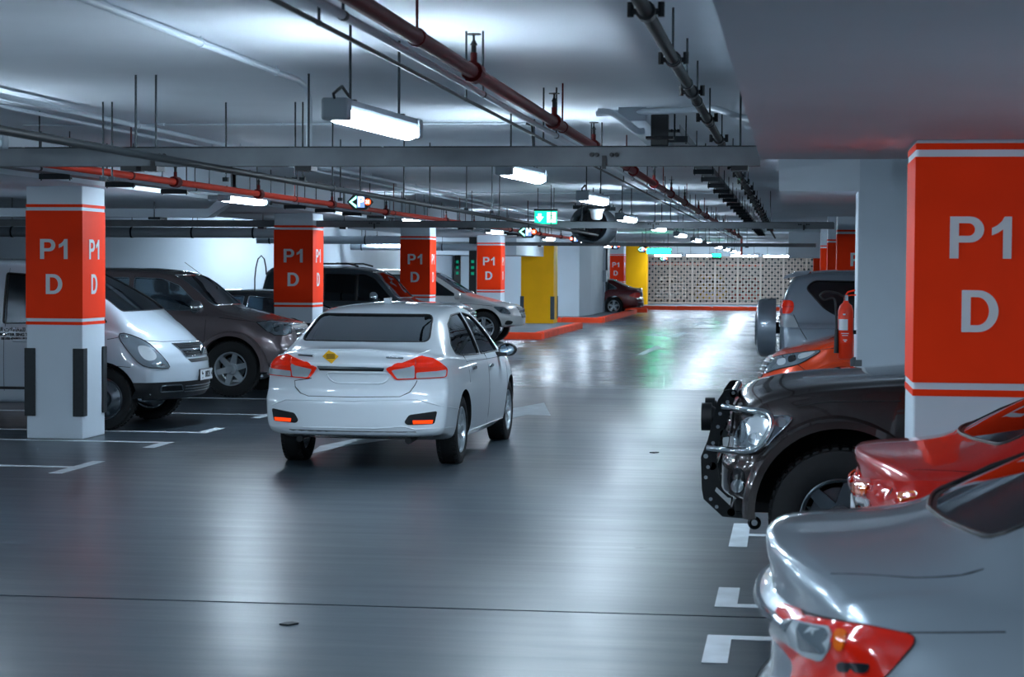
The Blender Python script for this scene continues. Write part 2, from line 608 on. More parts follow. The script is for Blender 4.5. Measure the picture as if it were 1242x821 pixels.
def column(x0, x1, y0, y1, style, label, letters=True, top=CEIL, face='left', guards=True):
    """painted column; red ones carry stripes and lettering on two faces"""
    o = MB().box(x0, x1, y0, y1, 0, top, .012).obj('column', {'red': 'white_paint', 'yellow': 'column_yellow', 'white': 'white_paint'}[style])
    struct(o, label)
    e = .004
    if style == 'red':
        MB().box(x0 - e, x1 + e, y0 - e, y1 + e, 1.262, 2.385).obj('painted_band', 'column_red', o)
        MB().box(x0 - e * .8, x1 + e * .8, y0 - e * .8, y1 + e * .8, 2.42, 2.452).obj('painted_stripe', 'column_red', o)
        MB().box(x0 - e * .8, x1 + e * .8, y0 - e * .8, y1 + e * .8, 1.195, 1.228).obj('painted_stripe', 'column_red', o)
        if letters:
            cy = (y0 + y1) / 2
            for (t, z) in (('P1', 1.985), ('D', 1.62)):
                cx = (x0 + x1) / 2
                faces = [Matrix.Translation((cx, y0 - e - .002, z)) @ FACE_S]
                if face == 'left':
                    faces.append(Matrix.Translation((x1 + e + .002, cy, z)) @ FACE_E)
                for M_ in faces:
                    me = glyph_mesh(t, .208)
                    me.transform(M_)
                    link('lettering', me, 'letter_white', o)
    if guards:
        g = 'rubber' if style == 'red' else 'grey_guard'
        for (cx, cy, sx, sy) in ((x0, y0, 1, 1), (x1, y0, -1, 1), (x1, y1, -1, -1)):
            w, t = .10, .018
            m = MB()
            a, b = sorted((cx - sx * t, cx + sx * w))
            c, d = sorted((cy - sy * t, cy))
            m.box(a, b, c, d, .24, .95, .004)
            a, b = sorted((cx - sx * t, cx))
            c, d = sorted((cy, cy + sy * w))
            m.box(a, b, c, d, .24, .95, .004)
            m.obj('corner_guard', g, o)
    return o


column(-7.93, -7.32, 19.76, 20.44, 'red', 'red and white column lettered P1 D beside the white van', top=2.64)
column(-7.93, -7.32, 29.73, 30.41, 'red', 'red and white column lettered P1 D between the brown and dark cars', top=2.64)
column(-7.93, -7.32, 39.65, 40.33, 'red', 'red and white column lettered P1 D beside the white off-roader', top=2.64)
column(-7.93, -7.32, 49.54, 50.22, 'red', 'red and white column lettered P1 D behind the bonnet of the white off-roader', top=2.64, guards=False)
column(-8.3, -7.28, 60.4, 61.4, 'yellow', 'broad yellow column with grey corner guards on the kerb island', top=2.62)
column(-8.0, -7.3, 86.0, 87.0, 'red', 'red column lettered P1 D behind the maroon saloon', guards=False)
column(-7.9, -6.85, 93.5, 94.4, 'yellow', 'yellow column beside the perforated screen', guards=False)
column(.60, 1.24, 10.05, 10.75, 'red', 'large red and white column lettered P1 D beside the red saloon', top=2.47, face='right', guards=False)
column(.63, 2.4, 19.9, 20.7, 'white', 'plain white column carrying the fire extinguisher', guards=False, top=CEIL)
column(.68, 1.4, 31.5, 32.2, 'red', 'red column behind the grey off-roader with spare wheel, lettered', face='right', guards=False)
for y in (41.5, 52, 70):
    column(.70, 1.4, y, y + .7, 'red', {41.5: 'second red column behind the plain white column', 52: 'third red column behind the plain white column', 70: 'last red column before the perforated screen'}[y],
           letters=False, face='right', guards=False)
struct(MB().box(1.2, 1.8, 80, 80.6, 0, CEIL).obj('column', 'white_paint'), 'slim white column before the screen end')

# perforated screen: posts, rails and lattice sheets
scr = empty('perforated_screen', (0, 96, 0.12), label='cream perforated metal screen standing on the orange kerb', category='screen')
SX = [-7.0 + 1.09 * k for k in range(10)]
for x in SX:
    MB().box(x - .035, x + .035, -.05, .05, 0, 2.3).obj('post', 'screen_cream', scr)
for z in (0.02, 2.26):
    MB().box(SX[0], SX[-1], -.03, .03, z, z + .06).obj('rail', 'screen_cream', scr)
pan = MB()
P = .152
nx, nz = 7, 14
W0 = 1.02
pw, ph = W0 / nx, 2.18 / nz
for i in range(nx + 1):
    x = i * pw
    pan.box(x - .021, x + .021, -.006, .006, 0, 2.18)
for k in range(nz + 1):
    z = k * ph
    pan.box(0, W0, -.005, .005, z - .021, z + .021)
for i in range(nx):
    for k in range(nz):
        cx, cz = (i + .5) * pw, (k + .5) * ph
        r = .045 if (i + k) % 2 else .0
        if r:     # diamond rosette in every other opening
            pan.prism([(cx - r, -.004, cz), (cx, -.004, cz - r), (cx + r, -.004, cz), (cx, -.004, cz + r)], (0, .008, 0))
            pan.box(cx - pw / 2, cx + pw / 2, -.004, .004, cz - .007, cz + .007)
            pan.box(cx - .007, cx + .007, -.004, .004, cz - ph / 2, cz + ph / 2)
pme = pan.mesh('lattice_sheet')
pme.materials.append(MATS['screen_cream'])
for x in SX[:-1]:
    link('lattice_sheet', pme, None, scr).location = (x + .035, 0, .08)
# orange fascia running behind the screen
struct(MB().box(-8.2, -4.6, 104, 104.2, 2.02, 2.14).obj('trim_1', 'kerb_orange'), 'orange rail on the hall beyond the screen')
struct(MB().box(-4.2, -1.6, 108, 108.2, 1.98, 2.08).obj('trim_2', 'kerb_orange'), 'second orange rail beyond the screen')

def chaikin_(P, n=2):
    for _ in range(n):
        Q = [P[0]]
        for a, b in zip(P, P[1:]):
            Q += [tuple(.75 * u + .25 * v for u, v in zip(a, b)), tuple(.25 * u + .75 * v for u, v in zip(a, b))]
        P = Q + [P[-1]]
    return P


# ================================================================== ceiling services
def pipe(name, label, cat, X, Z, r, m, y0, y1, hang=0, hy=None, hm='steel_rod', ends=None, group=None, clamp=None, seg=10):
    """straight service pipe along the aisle hung from the ceiling; hangers and clamps are its parts"""
    pts = [(0, y0, 0), (0, y1, 0)]
    root = empty(name, (X, 0, Z), label=label, category=cat)
    if group:
        root['group'] = group
    MB().tube([(0, y0, 0), (0, y1, 0)] if not ends else ends, r, seg).obj('pipe_run', m, root, smooth=50)
    ys = hy if hy is not None else ([y0 + .6 + k * hang for k in range(int((y1 - y0 - .6) / hang) + 1)] if hang else [])
    for y in ys:
        h = MB()
        h.cyl((0, y, r * .8), (0, y, CEIL - Z), .006, 6)
        h.cyl((0, y - .018, 0), (0, y + .018, 0), r * 1.18, 12)
        h.obj('hanger', hm, root)
    if clamp:
        for y in clamp:
            c = MB()
            c.cyl((0, y - .04, 0), (0, y + .04, 0), r * 1.4, 12)
            c.cyl((-r * 2.1, y, 0), (r * 2.1, y, 0), .012, 8)
            c.cyl((-r * 2.1, y, -.02), (-r * 2.1, y, .035), .014, 6)
            c.cyl((r * 2.1, y, -.02), (r * 2.1, y, .035), .014, 6)
            c.obj('coupling', m if m != 'pipe_green_black' else 'black_plastic', root)
    return root


def sprinkler(root, y, m):
    s = MB()
    s.cyl((0, y - .06, 0), (0, y + .06, 0), .05, 12)
    s.cyl((0, y, 0), (0, y, .09), .016, 8)
    s.obj('tee_fitting', m, root)
    h = MB()
    h.cyl((0, y, .09), (0, y, .125), .012, 8)
    h.cyl((0, y, .125), (0, y, .15), .018, 8, .006)
    h.cyl((0, y, .172), (0, y, .177), .034, 12)
    h.cyl((0, y, .15), (0, y, .172), .006, 6)
    h.obj('sprinkler_head', 'black_plastic', root)


fire = pipe('sprinkler_pipe', 'dark red sprinkler pipe hung along the aisle ceiling', 'pipe', -1.47, 2.72, .033, 'pipe_red', 3, 57,
            hy=[7.66, 12.6, 17.5, 22.5, 27.5, 33, 38, 43, 48, 53], hm='pipe_red')
for y in (9.05, 12.15, 14.6, 18.3, 21.0, 24.0, 27.0, 31.0, 34.0, 38.0, 42, 46, 50, 54):
    sprinkler(fire, y, 'pipe_red')
MB().tube([(0, 57, 0), (0, 57, -.5)], .033).obj('drop_pipe', 'pipe_red', fire)
pipe('white_conduit', 'white conduit strapped under the dark red sprinkler pipe', 'conduit', -1.545, 2.685, .016, 'conduit_white', 3, 57, hang=3.1)
pipe('black_cable', 'thin black cable beside the dark red sprinkler pipe', 'cable', -1.63, 2.66, .009, 'black_plastic', 3, 57, hang=3.1)
pipe('drain_pipe', 'dark green-black pipe with bolted couplings near the soffit edge', 'pipe', -.55, 2.77, .027, 'pipe_green_black', 3, 60,
     hy=[9.0, 10.2, 11.3, 13.0, 15.2, 18, 21, 24, 27, 30, 33, 36, 40, 45, 50], clamp=[7.35, 9.05, 10.7, 12.6, 14.6] + [17 + 1.6 * k for k in range(20)])
c = pipe('white_conduit', 'white conduit fixed along the ceiling that drops to the steel trunking', 'conduit', -3.03, 2.965, .02, 'conduit_white', 3, 12.2,
         hy=[6.5, 8.0, 9.9, 11.4], hm='conduit_white',
         ends=[(0, 3, 0), (0, 11.9, 0), (0, 12.12, -.02), (0, 12.2, -.10), (0, 12.2, -.46)])
pipe('white_conduit', 'upper white conduit of the pair crossing above the trunking', 'conduit', -5.3, 2.955, .021, 'conduit_white', 3, 50, hang=3.0, hm='conduit_white')
pipe('white_conduit', 'slim white conduit of the pair crossing above the trunking', 'conduit', -5.58, 2.945, .015, 'conduit_white', 3, 50, hang=3.0, hm='conduit_white')
pipe('black_pipe', 'black pipe slung under the steel trunking toward the guidance lights', 'pipe', -3.42, 2.405, .021, 'pipe_black', 4, 34.8,
     hy=[14.5, 18.5, 23, 28, 33])
op = pipe('sprinkler_pipe', 'bright orange-red sprinkler pipe above the parked row', 'pipe', -5.5, 2.57, .03, 'pipe_orange', 14, 52,
          hy=[16, 21.5, 27, 32.5, 38, 44, 50], hm='pipe_red')
for y in (17.2, 20.0, 23.3, 26.5, 31.2, 34, 38.5, 43, 47):
    sprinkler(op, y, 'pipe_red')
pipe('grey_pipe', 'thin grey pipe beside the orange sprinkler pipe', 'pipe', -5.75, 2.56, .016, 'conduit_white', 14, 50, hang=4.0)


def trunking(Y, x0, x1, z0, z1, label, splice, rods, rodtop=CEIL):
    root = empty('steel_trunking', ((x0 + x1) / 2, Y, z0), label=label, category='cable trunking')
    xc = (x0 + x1) / 2
    m = MB()
    m.box(x0 - xc, x1 - xc, -.05, -.044, 0, z1 - z0)
    m.box(x0 - xc, x1 - xc, .044, .05, 0, z1 - z0)
    m.box(x0 - xc, x1 - xc, -.044, .044, 0, .006)
    m.obj('channel', 'galvanised', root)
    n = max(1, round((x1 - x0) / 2.6))
    w = (x1 - x0) / n
    for k in range(n):
        MB().box(x0 - xc + k * w + .01, x0 - xc + (k + 1) * w - .01, -.054, .054, z1 - z0, z1 - z0 + .008).obj('cover', 'tray_dark', root)
    for sx in splice:
        p = MB()
        for dx in (-.075, -.045, .045, .075):
            p.cyl((sx - xc + dx, -.062, .065), (sx - xc + dx, -.05, .065), .013, 8)
        p.box(sx - xc - .012, sx - xc + .012, -.064, -.05, -.02, .06)
        p.obj('splice_bolts', 'black_plastic', root)
    for rx in rods:
        r = MB()
        r.cyl((rx - xc, .07, -.03), (rx - xc, .07, rodtop - z0), .007, 6)
        r.obj('hanger_rod', 'steel_rod', root)
        MB().box(rx - xc - .05, rx - xc + .05, -.07, .09, -.028, 0).obj('bracket', 'black_plastic', root)
    return root


trunking(11.8, -7.0, -.2, 2.43, 2.54, 'steel cable trunking crossing the aisle at the soffit edge', [-3.9, -1.12], [-4.05, -3.92, -2.95, -.32])
trunking(30.0, -13.5, .6, 2.43, 2.525, 'second steel cable trunking crossing between the columns', [-7.9, -6.4, -4.0, -2.1, .15], [-8.2, -6.9, -4.9, -3.2, -1.85, -.35])
trunking(54.0, -10.5, .6, 2.43, 2.52, 'third steel trunking crossing beyond the exit sign', [], [-6.9, -4, -1.25])
MB().box(-7.4, -5.9, 11.62, 11.73, 2.49, 2.56).obj('cover_channel', 'tray_dark', None, label='short dark cover channel clipped on the steel trunking end', category='channel')


def cable_tray(X0, X1, Z, y0, y1, label, group=None, step=1.7):
    root = empty('cable_tray', ((X0 + X1) / 2, 0, Z), label=label, category='cable tray')
    w = (X1 - X0) / 2
    t = MB()
    t.box(-w, w, y0, y1, .04, .046)
    t.box(-w, -w + .005, y0, y1, .04, .10)
    t.box(w - .005, w, y0, y1, .04, .10)
    t.obj('tray', 'galvanised', root)
    for k in range(5):
        x = -w * .7 + k * w * .35
        MB().tube([(x, y0 + .1, .062), (x + .01, (y0 + y1) / 2, .064), (x, y1 - .1, .062)], .014, 6).obj('cable', 'black_plastic', root)
    y = y0 + .4
    while y < y1:
        MB().box(-w - .035, w + .035, y - .024, y + .024, -.008, .04).obj('strut', 'tray_dark', root)
        for s in (-1, 1):
            MB().cyl((s * (w + .022), y, -.02), (s * (w + .022), y, CEIL - Z), .006, 6).obj('hanger_rod', 'steel_rod', root)
        y += step


cable_tray(-6.58, -6.36, 2.585, 13.0, 49, 'cable tray on dark struts running beside the long drop beam')
cable_tray(-.99, -.85, 2.80, 14.9, 58, 'cable tray on dark struts running behind the dark junction box')
b = empty('junction_box', (-.98, 14.6, 2.72), label='tall black cable box where the cable tray starts', category='box')
MB().box(-.065, .065, -.06, .06, 0, .23, .006).obj('body', 'black_gloss', b)
MB().box(-.10, .10, -.08, .08, .05, .07).obj('flange', 'black_plastic', b)
MB().cyl((-.05, .1, .1), (-.05, .1, CEIL - 2.72), .007, 6).obj('hanger_rod', 'steel_rod', b)
MB().cyl((.1, .1, .05), (.1, .1, CEIL - 2.72), .007, 6).obj('hanger_rod', 'steel_rod', b)
MB().box(-.05, .05, .05, .09, .08, .12).obj('bracket', 'black_plastic', b)


def bent(name, label, cat, pts, r, m, **kw):
    """a service run bent along the ceiling, smoothed through its points"""
    P = [Vector(p) for p in pts]
    out = []
    for i in range(len(P) - 1):
        p0, p1, p2, p3 = P[max(i - 1, 0)], P[i], P[i + 1], P[min(i + 2, len(P) - 1)]
        for k in range(6):
            t = k / 6
            out.append(.5 * ((2 * p1) + (p2 - p0) * t + (2 * p0 - 5 * p1 + 4 * p2 - p3) * t * t + (3 * p1 - p0 - 3 * p2 + p3) * t ** 3))
    out.append(P[-1])
    return MB().tube(out, r, 8).obj(name, m, None, smooth=60, label=label, category=cat, **kw)


bent('flexible_conduit', 'pale flexible conduit looping across to the soffit edge', 'conduit',
     [(-1.45, 14.6, 2.96), (-1.1, 14.5, 2.965), (-.8, 14.2, 2.95), (-.55, 13.4, 2.90), (-.35, 12.6, 2.78), (-.19, 12.2, 2.72)], .022, 'conduit_white')
bent('flexible_conduit', 'pale flexible conduit curling down to the black cable box', 'conduit',
     [(-1.42, 14.4, 2.96), (-1.32, 14.4, 2.95), (-1.2, 14.4, 2.87), (-1.13, 14.42, 2.82), (-1.09, 14.44, 2.82)], .024, 'conduit_white')
MB().box(-1.28, -1.08, 14.5, 18, 2.90, 3.0).obj('ceiling_duct', 'duct_grey', None, label='flat grey duct fixed to the ceiling behind the black cable box', category='duct')
cr = empty('cross_conduit', (0, 15.9, 2.988), label='thin conduit crossing the ceiling behind the first trunking', category='conduit')
MB().tube([(-6.4, 0, 0), (-2.15, 0, 0)], .009, 6).obj('pipe_run', 'conduit_white', cr)
for x in (-5.2, -4.2, -3.2, -2.4):
    MB().box(x - .02, x + .02, -.02, .02, -.012, .012).obj('saddle', 'conduit_white', cr)
MB().tube([(-2.15, 0, 0), (-2.1, 0, -.02), (-2.08, 0, -.28)], .013, 6).obj('drop_pipe', 'pipe_black', cr)
cr = empty('cross_conduit', (0, 30.6, 2.988), label='thin conduit crossing the ceiling behind the second trunking', category='conduit')
MB().tube([(-9, 0, 0), (-1.2, 0, 0)], .010, 6).obj('pipe_run', 'conduit_white', cr)
for x in (-7, -5.2, -4.2, -3.2, -2.4):
    MB().box(x - .02, x + .02, -.02, .02, -.012, .012).obj('saddle', 'conduit_white', cr)

# loose hanger rods whose services are hidden
for i, (px, y) in enumerate(((125, 13.8), (136, 13.8), (274, 13.9), (358, 13.9), (367, 13.9), (413, 18), (490, 18), (566, 21), (597, 22))):
    t = on_y(px, 200, y)
    MB().cyl((t.x, y, 2.45), (t.x, y, CEIL), .0065, 6).box(t.x - .02, t.x + .02, y - .02, y + .02, 2.43, 2.46).obj(
        'hanger_rod', 'steel_rod', None, label='bare threaded hanger rod dropping from the ceiling', category='rod', group='bare hanger rods behind the trunking')


# ------------------------------------------------------------------ lamps
def make_lamp(length=1.32, glow='lamp_glow'):
    root = empty('batten_lamp', (0, 0, 0))
    h = length / 2
    body = MB()
    pr = [(-.052, .02), (-.056, .045), (-.04, .075), (.04, .075), (.056, .045), (.052, .02)]
    body.prism([(x, -h, z) for x, z in pr], (0, 2 * h, 0))
    body.obj('housing', 'lamp_housing', root)
    lens = MB()
    sec = [(.058, .02)] + [(.06 * math.cos(t), -.04 * math.sin(t)) for t in np.linspace(0, math.pi, 9)] + [(-.058, .02)]
    lens.prism([(x, -h + .05, z) for x, z in sec], (0, 2 * h - .1, 0))
    lens.obj('diffuser', glow, root)
    for s in (-1, 1):
        MB().box(-.065, .065, s * h - .04, s * h + .04, -.03, .075, .012).obj('end_cap', 'lamp_housing', root)
        MB().cyl((0, s * (h - .22), .07), (0, s * (h - .22), .56), .007, 6).box(-.03, .03, s * (h - .22) - .015, s * (h - .22) + .015, .065, .085).obj('hanger_rod', 'steel_rod', root)
    MB().tube([(0, -h - .02, .05), (.0, -h - .05, .09), (.02, -h + .02, .13), (.0, -h + .2, .1)], .008, 6).obj('supply_cable', 'pipe_black', root)
    return root


def copy_tree(o, parent=None):
    c = o.copy()
    COL.objects.link(c)
    if parent is not None:
        c.parent = parent
    for ch in o.children:
        copy_tree(ch, c)
    return c


LAMP = make_lamp()
_first = [True]


def lamp(x, y, z, rz, label, group):
    o = LAMP if _first[0] else copy_tree(LAMP)
    _first[0] = False
    o.location = (x, y, z)
    o.rotation_euler = (0, 0, math.radians(rz))
    o['label'], o['category'], o['group'] = label, 'lamp', group
    # rods reach the slab
    return o


for y in (-6, -1, 3.7, 9.75, 15.2, 20.7, 28.7, 35.5, 42.5, 49.5, 56, 64, 72, 80, 86.5):  # farthest lamp added to brighten the orange kerb before the screen
    near = {9.75: 'hanging batten lamp before the first steel trunking, whole tube lit', 15.2: 'hanging batten lamp seen under the first steel trunking',
            20.7: 'hanging batten lamp between the exit sign and the first trunking', 28.7: 'hanging batten lamp beside the white camera dome', 35.5: 'hanging batten lamp beside the jet fan'}
    lamp(-2.08 if y < 25 else -2.4, y, 2.535, -4, near.get(y, 'hanging batten lamp in the row over the aisle'), 'batten lamps over the aisle')
for y in (3.5, 8.0, 12.9, 21.4, 30.9, 40, 49, 57, 65):  # nearest lamps lie out of view, added to brighten the ceiling there
    lamp(-6.05, y, 2.55, -3,
         {21.4: 'batten lamp hung beside the orange sprinkler pipe above the van', 30.9: 'batten lamp hung behind the second steel trunking above the parked bonnets'}.get(y, 'batten lamp in the row above the parked bonnets'),
         'batten lamps above the parked row')
for x, y in ((-11, 8), (-11, 16), (-12.6, 23), (-13.6, 45.6), (-11, 44), (-10.6, 52), (-10.6, 62)):
    lamp(x, y, 2.58 if y != 45.6 else 2.58, 90 if y in (45.6, 23) else (90 if y > 50 else 0),
         {45.6: 'batten lamp against the white cross wall'}.get(y, 'batten lamp in the bays behind the columns'), 'batten lamps in the rear bays')
for x, y in ((3.4, -5), (3.4, 1), (3.4, 7.0), (1.95, 15.6), (4.5, 36), (4, 50)):  # unseen lamps, added to brighten the soffit, the plain white column and nearby cars
    lamp(x, y, 2.5 if y > 12 else 2.2, 0, 'unseen batten lamp added over the stalls by the east wall', 'added batten lamps over the east stalls')
for x, y in ((-5.8, 92.6), (-4.3, 92.6), (-2.25, 92.6), (-.75, 92.6), (-9, 82), (-9, 66)):
    lamp(x, y, 2.45, 90, 'batten lamp hung crossways near the perforated screen', 'crossways batten lamps by the screen')

off = copy_tree(LAMP)
off.location, off.rotation_euler = (-4.80, 10.75, 2.545), (0, 0, math.radians(-3))
off['label'], off['category'], off['group'] = 'unlit batten lamp hung before the end of the first steel trunking', 'lamp', 'batten lamps above the parked row'
for ch in off.children:
    if ch.name.startswith('diffuser'):
        ch.data = ch.data.copy()
        ch.data.materials.clear()
        ch.data.materials.append(MATS['lamp_unlit'])
# grey ventilation duct turning up behind the first column
du = empty('ventilation_duct', (-9.3, 24.6, 2.44), label='grey ventilation duct with a bend behind the first lettered column', category='duct')
MB().box(-2.8, 1.9, -.12, .12, 0, .11).obj('duct_run', 'duct_grey', du)
MB().prism([(1.9, -.12, 0), (2.2, -.12, .2), (2.2, -.12, CEIL - 2.44), (2.05, -.12, CEIL - 2.44), (2.05, -.12, .24), (1.9, -.12, .11)], (0, .24, 0)).obj('duct_bend', 'duct_grey', du)
for x in (-2.0, 0.2, 1.2):
    MB().cyl((x, -.14, -.02), (x, -.14, CEIL - 2.44), .007, 6).box(x - .08, x + .08, -.15, .14, -.03, 0).obj('hanger_rod', 'steel_rod', du)
for k, (yy, zz, xa, xb) in enumerate(((33.5, 2.40, -14, -8.2), (43.5, 2.42, -12, -8.1), (52.2, 2.36, -11.8, -8.2))):
    g = empty('ventilation_duct', ((xa + xb) / 2, yy, zz), label=('grey duct crossing behind the second lettered column', 'grey duct crossing behind the third lettered column', 'grey duct crossing before the pale bulkhead')[k], category='duct')
    h = (xb - xa) / 2
    MB().cyl((-h, 0, 0), (h, 0, 0), .09, 16).obj('duct_run', 'duct_grey', g, smooth=40)
    for x in np.arange(-h + .3, h, 1.1):
        MB().cyl((x, 0, 0), (x, 0, (CEIL if xa + h + x < -9.6 else 2.64) - zz), .007, 6).cyl((x - .015, 0, 0), (x + .015, 0, 0), .1, 16).obj('hanger_rod', 'steel_rod', g)

# ------------------------------------------------------------------ signs
ex = empty('exit_sign', (-3.62, 29.0, 2.49), label='green lit exit sign hung from the ceiling', category='exit sign')
MB().box(-.175, .175, -.03, .03, .17, .20, .004).obj('housing', 'tray_dark', ex)
MB().box(-.165, .165, -.012, .012, -.02, .17).obj('panel', 'sign_green', ex)
MB().prism([(-.145 + x, -.014, .01 + z) for x, z in ((.03, .12), (.03, .075), (0, .075), (.055, .0), (.115, .075), (.082, .075), (.082, .12))], (0, -.004, 0)).obj('arrow', 'sign_white', ex)
MB().box(.02, .15, -.018, -.013, 0, .15).obj('pictogram_field', 'sign_white', ex)
rm = MB()
for a, b in (((.085, .12), (.085, .075)), ((.085, .075), (.06, .04)), ((.06, .04), (.04, .015)), ((.085, .075), (.11, .05)), ((.11, .05), (.13, .02)), ((.085, .11), (.055, .095)), ((.085, .11), (.115, .09))):
    rm.cyl((a[0], -.02, a[1]), (b[0], -.02, b[1]), .007, 6)
rm.sphere((.09, -.02, .133), .011, u=8, v=6)
rm.obj('running_figure', 'sign_green', ex)
for s in (-1, 1):
    MB().cyl((s * .12, 0, .2), (s * .12, 0, CEIL - 2.49), .006, 6).obj('hanger_rod', 'steel_rod', ex)


def guide_sign(x, y, z, w, left, right, label):
    """black arrow-shaped parking guidance light: arrow or cross either side of a blue P field"""
    g = empty('guidance_sign', (x, y, z), label=label, category='parking sign', group='parking guidance lights')
    h = w * .3
    a = w / 2
    MB().prism([(-a, -.02, 0), (-a * .5, -.02, -h), (a * .5, -.02, -h), (a, -.02, 0), (a * .5, -.02, h), (-a * .5, -.02, h)], (0, .05, 0)).obj('housing', 'sign_black', g)
    MB().box(-a * .2, a * .38, -.026, -.02, -h * .72, h * .72).obj('p_field', 'sign_blue', g)
    text('lettering', 'P', h * 1.7, Matrix.Translation((a * .09, -.03, 0)) @ FACE_S, 'sign_white', g, bold=h * .05)
    for s, k in ((-1, left), (1, right)):
        if k == 'arrow':
            c = s * a * .27
            t = h * .24
            MB().prism([(c, -.026, h * .8), (s * a * .85, -.026, 0), (c, -.026, -h * .8), (c, -.026, -h * .8 + t * 1.6), (s * a * .85 - s * t * 1.4, -.026, 0), (c, -.026, h * .8 - t * 1.6)],
                       (0, .006, 0)).obj('arrow', 'sign_white_green', g)
        else:
            c = s * a * .62
            MB().cyl((c, -.026, 0), (c, -.02, 0), h * .42, 14).obj('red_light', 'sign_red', g)
            q = h * .2
            MB().cyl((c - q, -.028, -q), (c + q, -.028, q), .006, 6).cyl((c - q, -.028, q), (c + q, -.028, -q), .006, 6).obj('cross', 'sign_white', g)
    MB().cyl((0, 0, h), (0, 0, CEIL - z), .008, 6).obj('hanger_rod', 'steel_rod', g)
    return g


emit_mat('sign_white_green', '9cffe4', 2.6)
for px, py, y, w, l, r, lab in ((437, 245, 18.0, .24, 'arrow', 'cross', 'guidance light with green arrow and red cross beside the batten lamp over the van'),
                                (640, 281, 34.5, .36, 'arrow', 'cross', 'guidance light with green arrow and red cross under the exit sign'),
                                (698, 289.5, 42, .28, 'cross', 'cross', 'guidance light with two red crosses beside the fan'),
                                (746, 298, 55, .33, 'cross', 'cross', 'guidance light with two red crosses beyond the fan'),
                                (779, 302.5, 64, .33, 'arrow', 'cross', 'small guidance light with green arrow beside the long green sign'),
                                (805, 313.5, 80, .36, 'arrow', 'cross', 'small guidance light above the perforated screen')):
    p = on_y(px, py, y)
    guide_sign(p.x, y, p.z, w, l, r, lab)
p = on_y(799, 305, 66)
g = empty('direction_sign', p, label='long green lit direction sign beyond the fan', category='sign')
MB().box(-.42, .42, 0, .05, -.08, .11).obj('housing', 'sign_black', g)
MB().box(-.40, .40, -.01, 0, -.065, .095).obj('panel', 'sign_green_far', g)
for s in (-1, 1):
    MB().cyl((s * .3, .03, .1), (s * .3, .03, CEIL - p.z), .01, 6).obj('hanger_rod', 'steel_rod', g)
p = on_y(869, 311, 82)
g = empty('direction_sign', p, label='small green lit sign above the perforated screen', category='sign')
MB().box(-.2, .2, 0, .05, -.12, .12).obj('housing', 'sign_black', g)
MB().box(-.17, .17, -.01, 0, -.02, .1).obj('panel', 'sign_green_far', g)
MB().cyl((0, .03, .1), (0, .03, CEIL - p.z), .01, 6).obj('hanger_rod', 'steel_rod', g)
# dark wayfinding totems by the fourth column
for px, y, w in ((573.5, 52.5, .2), (555, 56, .18)):
    p = on_y(px, 330, y)
    g = empty('wayfinding_panel', (p.x, y, 0), label='tall dark wayfinding panel touching the fourth lettered column' if y < 54 else 'tall dark wayfinding panel standing clear of the fourth lettered column', category='sign', group='dark wayfinding panels')
    MB().box(-w / 2, w / 2, -.04, .04, 0, 2.64 if y < 54 else 2.17).obj('panel', 'sign_black', g)
    for k in range(3):
        MB().box(-w * .2, w * .2, -.05, -.04, 1.62 + k * .16, 1.70 + k * .16).obj('symbol', 'sign_green_dim', g)

# ------------------------------------------------------------------ jet fan, camera dome
fan = empty('jet_fan', (-3.62, 36.2, 2.6), label='dark-mouthed jet fan hung from the ceiling behind the trunking', category='fan')
MB().lathe([(-.9, .25), (-1.0, .33), (-.95, .345), (-.6, .30), (.6, .30), (.95, .345), (1.0, .33), (.9, .25), (.6, .24), (-.6, .24), (-.9, .25)], 'Y', 28).obj('casing', 'duct_dark', fan, smooth=40)
MB().cyl((0, -.62, 0), (0, .62, 0), .235, 24).obj('silencer_mouth', 'black_plastic', fan)
for r in (.07, .13, .19):
    MB().lathe([(-.93, r - .008), (-.92, r - .008), (-.92, r + .008), (-.93, r + .008), (-.93, r - .008)], 'Y', 24).obj('guard_ring', 'steel_rod', fan)
for s in (-1, 1):
    MB().box(-.34, .34, s * .5 - .03, s * .5 + .03, .29, .36).cyl((-.3, s * .5, .3), (-.3, s * .5, CEIL - 2.6), .01, 6).cyl((.3, s * .5, .3), (.3, s * .5, CEIL - 2.6), .01, 6).obj('mount', 'steel_rod', fan)
dome = empty('camera_dome', (-2.86, 28.9, 2.53), label='white security camera dome hung before the jet fan', category='camera')
MB().lathe([(0, 0), (0, .05), (.02, .075), (.13, .095), (.14, .11), (.155, .11), (.155, 0)], 'Z', 20).obj('housing', 'cctv_white', dome, smooth=40)
MB().box(-.12, .12, -.12, .12, .155, .17).obj('mount_plate', 'black_plastic', dome)
for s in (-1, 1):
    MB().cyl((s * .05, 0, .17), (s * .05, 0, CEIL - 2.53), .008, 6).obj('hanger_rod', 'steel_rod', dome)

